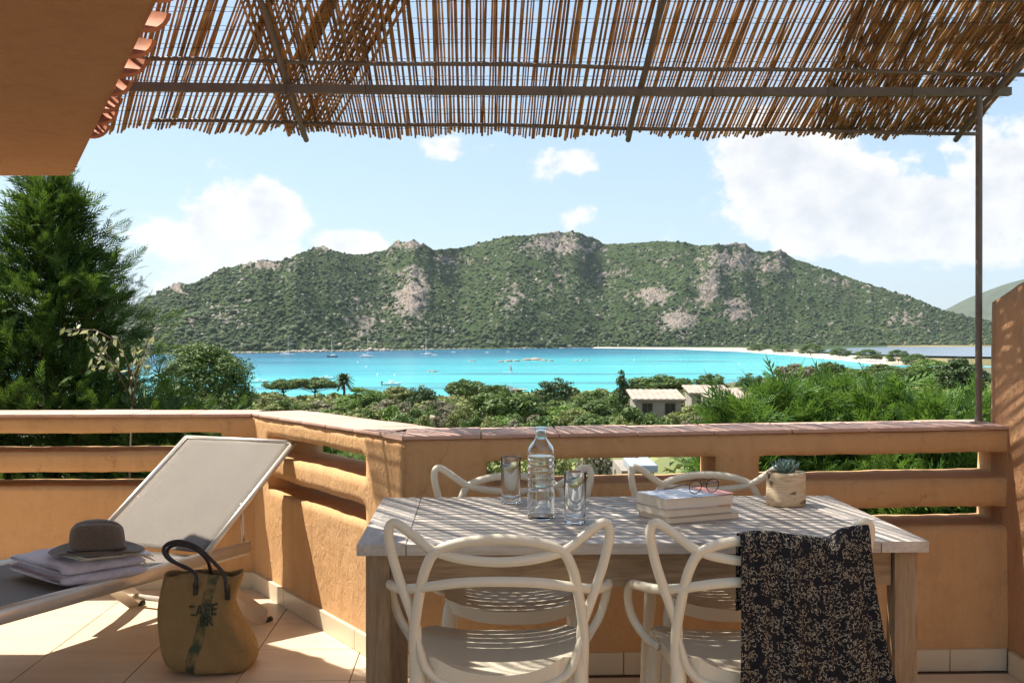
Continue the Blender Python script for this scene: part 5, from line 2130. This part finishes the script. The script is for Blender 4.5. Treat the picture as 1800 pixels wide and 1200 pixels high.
# big round clipped-looking pine left of the bay, above the left parapet
bY = 22.0
v_, f_, mb_ = crown_arrays('bush', 999, 260, 105, .0135)
bz0 = CAMZ - (775 - HOR) * bY / F
rb = thing('pine_bush', 'dense rounded green pine bush left of the bay', 'shrub', ((360 - 900) * bY / F, bY, bz0 - 2.0))
sc3 = np.array([198 * bY / F, 198 * bY / F, CAMZ - (608 - HOR) * bY / F - bz0])
npmesh('crown', v_ * sc3 + np.array([rb.location.x, bY, bz0]), f_, LEAF['pine'], rb, smooth=False)
MB().tube([(rb.location.x, bY, bz0 - 2.2), (rb.location.x + .05, bY, bz0 - .8), (rb.location.x, bY, bz0 + .9)], [.14, .11, .05], 8).build('trunk', MAT['bark'], rb)
# dry shrubs seen through the parapet slots
k = 0
for px, yt, w, Y, lf in ((870, 792, 150, 30, 'olive'), (960, 798, 150, 27, 'olive'), (1045, 797, 150, 24, 'grey'), (1110, 806, 110, 22, 'olive'), (560, 800, 260, 20, 'dark'), (430, 790, 260, 18, 'olive'), (620, 812, 160, 24, 'bright')):
    tree('bush', lf, px, yt, w, Y, ['dry olive shrub seen through the slot under the carafe', 'dry yellow shrub seen through the slot beside the carafe', 'grey dry shrub behind the parapet slot between the far chairs', 'olive shrub next to the pale flat roof below the terrace', 'dark shrub seen through the angled parapet slots', 'olive shrub behind the left parapet corner', 'bright shrub seen low through the angled parapet slot'][k])
    k += 1

# low undergrowth all over the slope
n = 2600
Yu = RNG.uniform(26, 1, n) if False else 30 * (10.5 ** RNG.uniform(0, 1, n))
pu = RNG.uniform(300, 1850, n)
lim = sea_Y(interp(NEAR_COAST, pu)) - 8
Yu = np.minimum(Yu, lim - RNG.uniform(0, 25, n))
Xu = (pu - 900) / F * Yu
Zu = ground_z(Xu, Yu)
hgt = RNG.uniform(.7, 2.0, n)
VV, FF, o = [], [], 0
for i in range(n):
    m = 34
    d = RNG.normal(0, 1, (m, 3))
    d[:, 2] = np.abs(d[:, 2])
    d /= np.linalg.norm(d, axis=1, keepdims=True)
    pos = np.array([Xu[i], Yu[i], Zu[i]]) + d * np.array([1.5, 1.5, 1.0]) * hgt[i] * RNG.uniform(.7, 1, (m, 1))
    v, f = leaf_quads(pos, d + RNG.normal(0, .4, (m, 3)), np.full(m, .30 + .0014 * Yu[i]) * hgt[i] * .8, RNG)
    VV.append(v)
    FF.append(f + o)
    o += len(v)
ug = npmesh('undergrowth', np.concatenate(VV), np.concatenate(FF), LEAF['olive'], smooth=False)
tag(ug, 'olive green undergrowth covering the slope down to the bay', 'undergrowth', kind='stuff')


# ------------------------------------------------------------------ feathery junipers near the terrace
def spray_template(n=6):
    """a flat feathery frond along +x, unit length"""
    vs, fs = [], []

    def blade(p, d, L, w):
        d = np.array(d) / np.linalg.norm(d)
        s = np.array([-d[1], d[0], 0])
        b = len(vs)
        vs.extend([p, p + d * L * .45 + s * w, p + d * L, p + d * L * .45 - s * w])
        fs.append((b, b + 1, b + 2, b + 3))
    for k in range(n):
        q = k / n
        p = np.array([q * .8, 0, .05 * math.sin(q * 3)])
        L = (.42 - .26 * q)
        for sg in (-1, 1):
            blade(p, (1.0, sg * (.75 - .2 * q), .12 * math.sin(k * 2.1)), L, .024)
    blade(np.array([.0, 0, 0.]), (1, 0, 0.05), 1.05, .026)
    return np.array(vs), np.array(fs)


SPV, SPF = spray_template()


def sprays(P, D, L, rng):
    n, m = len(P), len(SPV)
    D = D / np.linalg.norm(D, axis=1, keepdims=True)
    up = rng.normal(0, .5, (n, 3)) + np.array([0, 0, 1.0])
    W = np.cross(up, D)
    W /= np.linalg.norm(W, axis=1, keepdims=True) + 1e-9
    N = np.cross(D, W)
    t = SPV[None] * L[:, None, None]
    v = P[:, None, :] + t[..., 0:1] * D[:, None, :] + t[..., 1:2] * W[:, None, :] + t[..., 2:3] * N[:, None, :]
    f = (SPF[None] + (np.arange(n) * m)[:, None, None]).reshape(-1, 4)
    return v.reshape(-1, 3), f


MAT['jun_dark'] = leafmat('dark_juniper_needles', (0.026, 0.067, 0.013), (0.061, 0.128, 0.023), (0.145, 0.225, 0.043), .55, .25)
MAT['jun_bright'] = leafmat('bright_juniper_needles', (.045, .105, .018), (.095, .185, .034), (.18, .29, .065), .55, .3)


def juniper(name, label, X, Y, z0, z1, rfun, nb, nsp, mat, seed, L0=.16, lean=(0, 0), upb=.35):
    rng = np.random.default_rng(seed)
    root = thing(name, label, 'tree' if name.endswith('tree') else 'shrub', (X, Y, -3.4))
    mb = MB()
    mb.tube([(X, Y, -3.4), (X + lean[0] * .3, Y, (z0 + z1) / 2), (X + lean[0], Y + lean[1], z1 - .05)], [.09, .045, .010], 8)
    PP, DD, LL = [], [], []
    for b in range(nb):
        q = (b + rng.uniform(0, 1)) / nb
        z = z0 + (z1 - z0) * q
        r = rfun(z) * rng.uniform(.72, 1.12)
        a = b * 2.39996 + rng.uniform(-.4, .4)
        base_ = np.array([X + lean[0] * q, Y + lean[1] * q, z - r * .25])
        tip = base_ + np.array([math.cos(a) * r, math.sin(a) * r, r * rng.uniform(.05, .55)])
        mid = (base_ + tip) / 2 + np.array([0, 0, -.06 * r])
        mb.tube([base_, mid, tip], [.014, .008, .003], 5, cap=False)
        m = max(5, int(nsp * (.35 + .65 * r / max(.3, rfun(z0)))))
        t = rng.uniform(.15, 1.02, m) ** .8
        pos = (base_[None] * ((1 - t) ** 2)[:, None] + 2 * mid[None] * (t * (1 - t))[:, None] + tip[None] * (t ** 2)[:, None])
        pos = pos + rng.normal(0, .035 + .05 * r, (m, 3))
        d = (tip - base_)[None] / r + rng.normal(0, .55, (m, 3)) + np.array([0, 0, upb])
        PP.append(pos)
        DD.append(d)
        LL.append(rng.uniform(.7, 1.35, m) * L0 * np.where(t < .5, 1.7, 1.0))
    v, f = sprays(np.concatenate(PP), np.concatenate(DD), np.concatenate(LL), rng)
    npmesh('foliage', v, f, mat, root, smooth=False)
    mb.build('trunk', MAT['bark'], root)
    return root


def cone(pts):
    return lambda z: float(np.interp(z, [p[0] for p in pts], [p[1] for p in pts]))


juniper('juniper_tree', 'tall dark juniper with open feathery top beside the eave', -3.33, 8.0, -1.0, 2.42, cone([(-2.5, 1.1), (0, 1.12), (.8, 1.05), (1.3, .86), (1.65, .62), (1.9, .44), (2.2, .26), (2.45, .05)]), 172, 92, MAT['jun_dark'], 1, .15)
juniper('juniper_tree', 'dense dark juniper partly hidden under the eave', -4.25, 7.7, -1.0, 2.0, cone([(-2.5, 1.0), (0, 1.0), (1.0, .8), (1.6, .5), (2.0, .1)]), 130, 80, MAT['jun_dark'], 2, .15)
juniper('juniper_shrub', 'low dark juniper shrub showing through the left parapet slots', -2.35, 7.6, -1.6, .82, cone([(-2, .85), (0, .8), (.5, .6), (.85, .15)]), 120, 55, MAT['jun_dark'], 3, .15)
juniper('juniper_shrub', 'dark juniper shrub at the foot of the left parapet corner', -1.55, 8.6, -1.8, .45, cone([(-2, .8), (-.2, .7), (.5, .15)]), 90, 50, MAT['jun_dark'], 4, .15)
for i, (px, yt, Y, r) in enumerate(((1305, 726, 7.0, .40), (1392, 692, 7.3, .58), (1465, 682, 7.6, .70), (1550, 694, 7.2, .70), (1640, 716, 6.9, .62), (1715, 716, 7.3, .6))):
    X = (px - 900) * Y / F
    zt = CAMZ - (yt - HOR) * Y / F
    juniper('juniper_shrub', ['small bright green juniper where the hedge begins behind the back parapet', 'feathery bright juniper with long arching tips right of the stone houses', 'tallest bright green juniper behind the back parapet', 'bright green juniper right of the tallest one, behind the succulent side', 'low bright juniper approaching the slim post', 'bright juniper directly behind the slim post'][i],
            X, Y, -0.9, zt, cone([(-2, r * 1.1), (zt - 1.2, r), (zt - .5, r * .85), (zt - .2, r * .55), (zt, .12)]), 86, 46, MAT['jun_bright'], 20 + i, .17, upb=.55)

# cream-leaved shrub in front of the dark juniper
el_root = thing('variegated_shrub', 'thin-stemmed shrub with pale cream leaves in front of the juniper', 'shrub', (-2.62, 7.0, -3.4))
MAT['cream_leaf'] = leafmat('cream_edged_leaves', (.20, .22, .09), (.42, .42, .24), (.62, .60, .44), .45, .25)
lv, lf, o = [], [], 0
mb = MB()
for (x0, y0, x1, y1) in ((232, 715, 238, 610), (232, 700, 205, 590), (225, 690, 150, 585), (236, 660, 262, 590), (205, 600, 120, 578), (190, 600, 165, 640), (236, 640, 255, 640)):
    a, b = V(x0, y0, 7.0), V(x1, y1, 6.95)
    pts = [a, a.lerp(b, .5) + Vector((.02, 0, .03)), b]
    mb.tube(pts, [.006, .005, .002], 5)
    for k in range(15):
        t = .3 + .7 * k / 14
        p = a.lerp(b, t) + Vector((random.gauss(0, .022), random.gauss(0, .03), random.gauss(0, .022)))
        d = np.array([[random.gauss(0, 1), random.gauss(-.5, .6), random.gauss(.4, .6)]])
        v, f = leaf_quads(np.array([p[:]]), d, np.array([random.uniform(.022, .038)]), RNG, .45)
        lv.append(v)
        lf.append(f + o)
        o += 4
mb.tube([V(232, 715, 7.0), Vector((-2.5, 7.05, -1.5)), Vector((-2.62, 7.0, -3.4))], [.006, .012, .016], 6)
mb.build('stem', MAT['bark'], el_root)
npmesh('leaves', np.concatenate(lv), np.concatenate(lf), MAT['cream_leaf'], el_root, smooth=False)

# palm at the shore
pY = 250.0
pX = (604 - 900) * pY / F
pg = float(ground_z(np.array([pX]), np.array([pY]))[0])
ptop = CAMZ - (668 - HOR) * pY / F
palm = thing('palm_tree', 'single dark palm tree standing at the shore', 'tree', (pX, pY, pg))
MB().tube([(pX, pY, pg), (pX + .15, pY, (pg + ptop) / 2), (pX, pY, ptop)], [.35, .28, .26], 8).build('trunk', MAT['bark'], palm)
mb = MB()
for k in range(44):
    a = k * 2.39996
    e = R(75 - 120 * (k / 44))
    L = 2.5
    d = Vector((math.cos(a) * math.cos(e), math.sin(a) * math.cos(e), math.sin(e)))
    p0 = Vector((pX, pY, ptop))
    p1 = p0 + d * L * .55
    p2 = p0 + d * L + Vector((0, 0, -.75))
    s = Vector((-math.sin(a), math.cos(a), 0))
    for j in range(7):
        q0 = j / 7
        c0 = p0.lerp(p1, min(1, q0 * 2)) if q0 < .5 else p1.lerp(p2, q0 * 2 - 1)
        q1 = (j + 1) / 7
        c1 = p0.lerp(p1, min(1, q1 * 2)) if q1 < .5 else p1.lerp(p2, q1 * 2 - 1)
        for sg in (-1, 1):
            w = s * sg * .5 * (1 - q0 * .6) + Vector((0, 0, -.22))
            mb.add([c0, c1, c1 + w + d * .2, c0.lerp(c1, .3) + w * .8], [(0, 1, 2, 3)])
mb.build('fronds', LEAF['dark'], palm, smooth=False)

# ------------------------------------------------------------------ houses below
MAT['house_wall'] = simple('grey_beige_render', (.30, .26, .21), .9, .15, .6, pos=True)
MAT['house_roof'] = simple('pale_pink_tile_roof', (.38, .295, .23), .85, .25, 1.2, .6, 6, pos=True, bdist=.05)
MAT['dark_glass'] = simple('dark_window_glass', (.02, .022, .025), .15, .2, 2)


def house(label, pxl, pxr, yroof_f, yroof_b, ybase, Y, slope_right=False):
    x0, x1 = (pxl - 900) * Y / F, (pxr - 900) * Y / F
    zt = CAMZ - (yroof_f - HOR) * Y / F
    gz = min(CAMZ - (ybase - HOR) * Y / F, zt - 2.2)
    dpt = 6.5
    zb = zt + (yroof_f - yroof_b) * Y / F * 1.15
    h = thing('house', label, 'house', ((x0 + x1) / 2, Y, gz - 2))
    w = MB()
    vs = [(x0, Y, gz - 2), (x1, Y, gz - 2), (x1, Y + dpt, gz - 2), (x0, Y + dpt, gz - 2), (x0, Y, zt - .12), (x1, Y, zt - .12), (x1, Y + dpt, zb - .12), (x0, Y + dpt, zb - .12)]
    w.add(vs, [(3, 2, 1, 0), (4, 5, 6, 7), (0, 1, 5, 4), (1, 2, 6, 5), (2, 3, 7, 6), (3, 0, 4, 7)])
    w.build('wall', MAT['house_wall'], h, smooth=False)
    rf = MB()
    o_ = .45
    sl = (zb - zt) / dpt
    nrib = int((x1 - x0 + 2 * o_) / .35)
    vs, fs = [], []
    for i in range(nrib + 1):
        x = x0 - o_ + (x1 - x0 + 2 * o_) * i / nrib
        dz = .05 * (i % 2)
        vs += [(x, Y - o_, zt - sl * o_ + dz + .05), (x, Y + dpt + o_, zb + sl * o_ + dz + .05), (x, Y - o_, zt - sl * o_ - .12), (x, Y + dpt + o_, zb + sl * o_ - .12)]
    for i in range(nrib):
        a = 4 * i
        fs += [(a, a + 4, a + 5, a + 1), (a + 2, a + 3, a + 7, a + 6), (a, a + 2, a + 6, a + 4), (a + 1, a + 5, a + 7, a + 3)]
    fs += [(0, 1, 3, 2), (4 * nrib, 4 * nrib + 2, 4 * nrib + 3, 4 * nrib + 1)]
    rf.add(vs, fs).build('roof', MAT['house_roof'], h, smooth=False)
    n = max(2, int((x1 - x0) / 2.4))
    for i in range(n):
        cx = x0 + (x1 - x0) * (i + .5) / n
        wn_ = MB().box(cx - .55, cx + .55, Y - .05, Y + .02, zt - 1.75, zt - .55).build('window', MAT['dark_glass'], h, smooth=False)
        fr = MB()
        fr.box(cx - .62, cx - .55, Y - .07, Y - .01, zt - 1.82, zt - .48).box(cx + .55, cx + .62, Y - .07, Y - .01, zt - 1.82, zt - .48).box(cx - .55, cx + .55, Y - .07, Y - .01, zt - .55, zt - .48).box(cx - .55, cx + .55, Y - .07, Y - .01, zt - 1.82, zt - 1.75).box(cx - .025, cx + .025, Y - .07, Y - .045, zt - 1.75, zt - .55)
        fr.build('frame', MAT['bark'], wn_, smooth=False)
    return h


house('low stone house with pale sloping roof beside the dark eucalyptus', 1118, 1198, 701, 692, 722, 130)
house('long low house with pale roof farther behind the other two', 1216, 1282, 690, 682.5, 706, 165)
house('house with pale low roof next to the bright juniper hedge', 1250, 1325, 700, 690, 722, 125)
house('small pink-roofed hut among the grey bushes', 728, 752, 738, 733, 752, 100)
# pale flat roof glimpsed through the slot
sh = thing('flat_roof_shed', 'pale grey flat roof seen through the parapet slot', 'shed', V(1120, 830, 21))
MB().bbox(V(1104, 812, 21).x, V(1152, 812, 21).x, 20.6, 22.0, V(1120, 813, 21).z - .14, V(1120, 813, 21).z, .03, 2).build('roof', simple('pale_blue_grey_sheet', (.34, .37, .40), .5, .1, 1), sh, smooth=False)
MB().box(V(1092, 812, 21).x, V(1145, 812, 21).x, 20.9, 22.8, -3.6, V(1120, 813, 21).z - .142).build('wall', MAT['house_wall'], sh, smooth=False)
# beach hut with white sign board
hut = thing('beach_hut', 'small beach hut with a white sign board at the water', 'hut', (0, 278, ZS))
q = 278 / F
hx = (912 - 900) * q
for dx in (-1.6, 1.6):
    for dy in (0, 2.2):
        MB().tube([(hx + dx, 278 + dy, ZS), (hx + dx, 278 + dy, ZS + 2.4)], .07, 6).build('post', MAT['bark'], hut)
MB().bbox(hx - 2, hx + 2, 277.6, 280.6, ZS + 2.4, ZS + 2.6, .03, 1).build('roof', MAT['house_roof'], hut, smooth=False)
MB().bbox((897 - 900) * q - .7, (897 - 900) * q + .7, 277.5, 277.6, ZS + 2.3, ZS + 3.4, .02, 1).build('sign_board', MAT['white'], hut, smooth=False)
MB().tube([((897 - 900) * q, 277.65, ZS), ((897 - 900) * q, 277.65, ZS + 2.5)], .05, 6).build('sign_post', MAT['white'], hut)

# ------------------------------------------------------------------ boats
MAT['hull_dark'] = simple('dark_blue_hull', (.02, .03, .06), .3, .1, 1)


def hull(L, Bm, H, mat, parent, sheer=.15):
    n = 12
    vs, fs = [], []
    for i in range(n + 1):
        q = i / n
        w = Bm / 2 * math.sin(math.pi * min(.5, q * .5 + .0) + 0) if False else Bm / 2 * (1 - (1 - min(1, (1 - q) * 2.1)) ** 2 if q > .52 else (.82 + .18 * q / .52))
        w = max(w, .02)
        x = -L / 2 + L * q
        zt = H * (1 + sheer * (2 * q - 1) ** 2 * (1 if q > .5 else .4))
        vs += [(x, -w, zt), (x * .94, -w * .72, 0), (x * .9, 0, -.25), (x * .94, w * .72, 0), (x, w, zt), (x, 0, zt + .05)]
    for i in range(n):
        a, b = 6 * i, 6 * i + 6
        for k in range(4):
            fs.append((a + k, a + k + 1, b + k + 1, b + k))
        fs += [(a + 4, a + 5, b + 5, b + 4), (a + 5, a, b, b + 5)]
    fs += [tuple(range(5, -1, -1)), tuple(6 * n + k for k in range(6))]
    return MB().add(vs, fs).build('hull', mat, parent, local=True, angle=40)


def sailboat(label, px, py, L, rz, mast, mat='white'):
    Y = sea_Y(py)
    b = thing('sailboat', label, 'sailboat', ((px - 900) / F * Y, Y, ZS), rz, 'sailing boats at anchor')
    hull(L, L * .29, L * .095, MAT[mat], b)
    MB().bbox(-L * .22, L * .14, -L * .085, L * .085, L * .10, L * .145, L * .02, 2).build('cabin', MAT['white'], b, local=True)
    MB().tube([(L * .06, 0, L * .1), (L * .06, 0, mast)], [.14, .08], 6).build('mast', MAT['white'], b, local=True)
    MB().tube([(L * .06, 0, L * .22), (-L * .36, 0, L * .21)], [.17, .15], 6).build('boom', MAT['white'], b, local=True)
    for e in ((L * .49, L * .1), (-L * .48, L * .1)):
        MB().tube([(L * .06, 0, mast * .98), (e[0], 0, e[1])], .03, 4).build('stay', MAT['wire'], b, local=True)


sailboat('white sailing yacht with the tallest mast, farthest along towards the headland', 505, 624.5, 11.5, R(10), 16.0)
sailboat('dark-hulled sailing yacht between two white ones', 584, 627.5, 9.0, R(170), 12.0, 'hull_dark')
sailboat('white sailing yacht broadside before the boulder slide', 645, 628, 10.5, R(15), 14.5)
sailboat('white sailing yacht with a tender beside it, nearest the islet', 750, 624.5, 10.5, R(200), 14.0)


def motorboat(label, px, py, L, rz):
    Y = sea_Y(py)
    b = thing('motorboat', label, 'motorboat', ((px - 900) / F * Y, Y, ZS), rz, 'small motor boats in the bay')
    hull(L, L * .36, L * .13, MAT['white'], b, .3)
    MB().bbox(-L * .1, L * .12, -L * .10, L * .10, L * .12, L * .24, L * .03, 2).build('console', MAT['white'], b, local=True)
    MB().bbox(-L * .52, -L * .45, -L * .06, L * .06, L * .02, L * .22, L * .02, 1).build('outboard_motor', MAT['black'], b, local=True)


motorboat('white motorboat just left of the shore pines', 455, 672.5, 5.5, R(20))
motorboat('white motorboat behind the palm', 574, 666.5, 5.5, R(190))
motorboat('long white motorboat above the yellow-green tree', 688, 677.5, 6.5, R(25))
motorboat('small dinghy lying beside a white yacht', 764, 625.5, 5.5, R(0))
motorboat('small white boat off the boulder shore', 857, 620.5, 5.0, R(170))
motorboat('small white boat off the far beach', 893, 619.0, 4.5, R(0))
motorboat('small boat near the end of the boulder shore', 797, 619.8, 5.0, R(10))
wsY = sea_Y(654)
ws = thing('windsurfer', 'windsurf board with a small pink and white sail', 'windsurfer', ((893 - 900) / F * wsY, wsY, ZS))
hull(4.6, .8, .12, MAT['white'], ws, .1)
MAT['sail'] = simple('pink_white_sail', (.75, .45, .42), .6, .3, 1)
so_ = MB().add([(.9, 0, .3), (.9, 0.02, 3.6), (1.9, .25, 1.5), (1.75, .2, .6)], [(0, 1, 2, 3)]).build('sail', MAT['sail'], ws, local=True, smooth=False)
md = so_.modifiers.new('thickness', 'SOLIDIFY')
md.thickness = .02
MB().tube([(.9, 0, .1), (.9, .01, 3.7)], .03, 6).build('mast', MAT['white'], ws, local=True)
for i, (px, py) in enumerate(((629, 636.5), (644, 645), (664, 659), (694, 660), (596, 662), (1300, 640), (1115, 633))):
    Y = sea_Y(py)
    b = MB().lathe([(0, -.3), (.42, -.1), (.5, .12), (.35, .42), (.1, .55), (.06, .75), (0, .76)], 12).build('mooring_buoy', MAT['white'])
    b.location = ((px - 900) / F * Y, Y, ZS)
    tag(b, ['white mooring buoy between two sailing yachts', 'white buoy below the yacht at the boulder slide', 'white buoy above the long motorboat', 'white buoy right of the long motorboat', 'white buoy above the motorboat behind the palm', 'white buoy off the curved beach', 'white buoy between islet and beach'][i], 'buoy', 'mooring buoys')

# ------------------------------------------------------------------ the hazy sea air
hz = MB().box(-9600, 9600, -300, 9600, ZS - 1.5, 620).build('haze', None, smooth=False)
hm = bpy.data.materials.new('sea_haze')
hm.use_nodes = True
hm.node_tree.nodes.clear()
ho_ = hm.node_tree.nodes.new('ShaderNodeOutputMaterial')
hv = hm.node_tree.nodes.new('ShaderNodeVolumePrincipled')
hv.inputs['Color'].default_value = (.80, .89, 1.0, 1)
hv.inputs['Density'].default_value = 0.000035
hv.inputs['Anisotropy'].default_value = 0.2
hm.node_tree.links.new(hv.outputs[0], ho_.inputs['Volume'])
hz.data.materials.append(hm)
tag(hz, 'thin pale sea haze over the bay', 'haze', kind='stuff')
SC.cycles.volume_bounces = 0
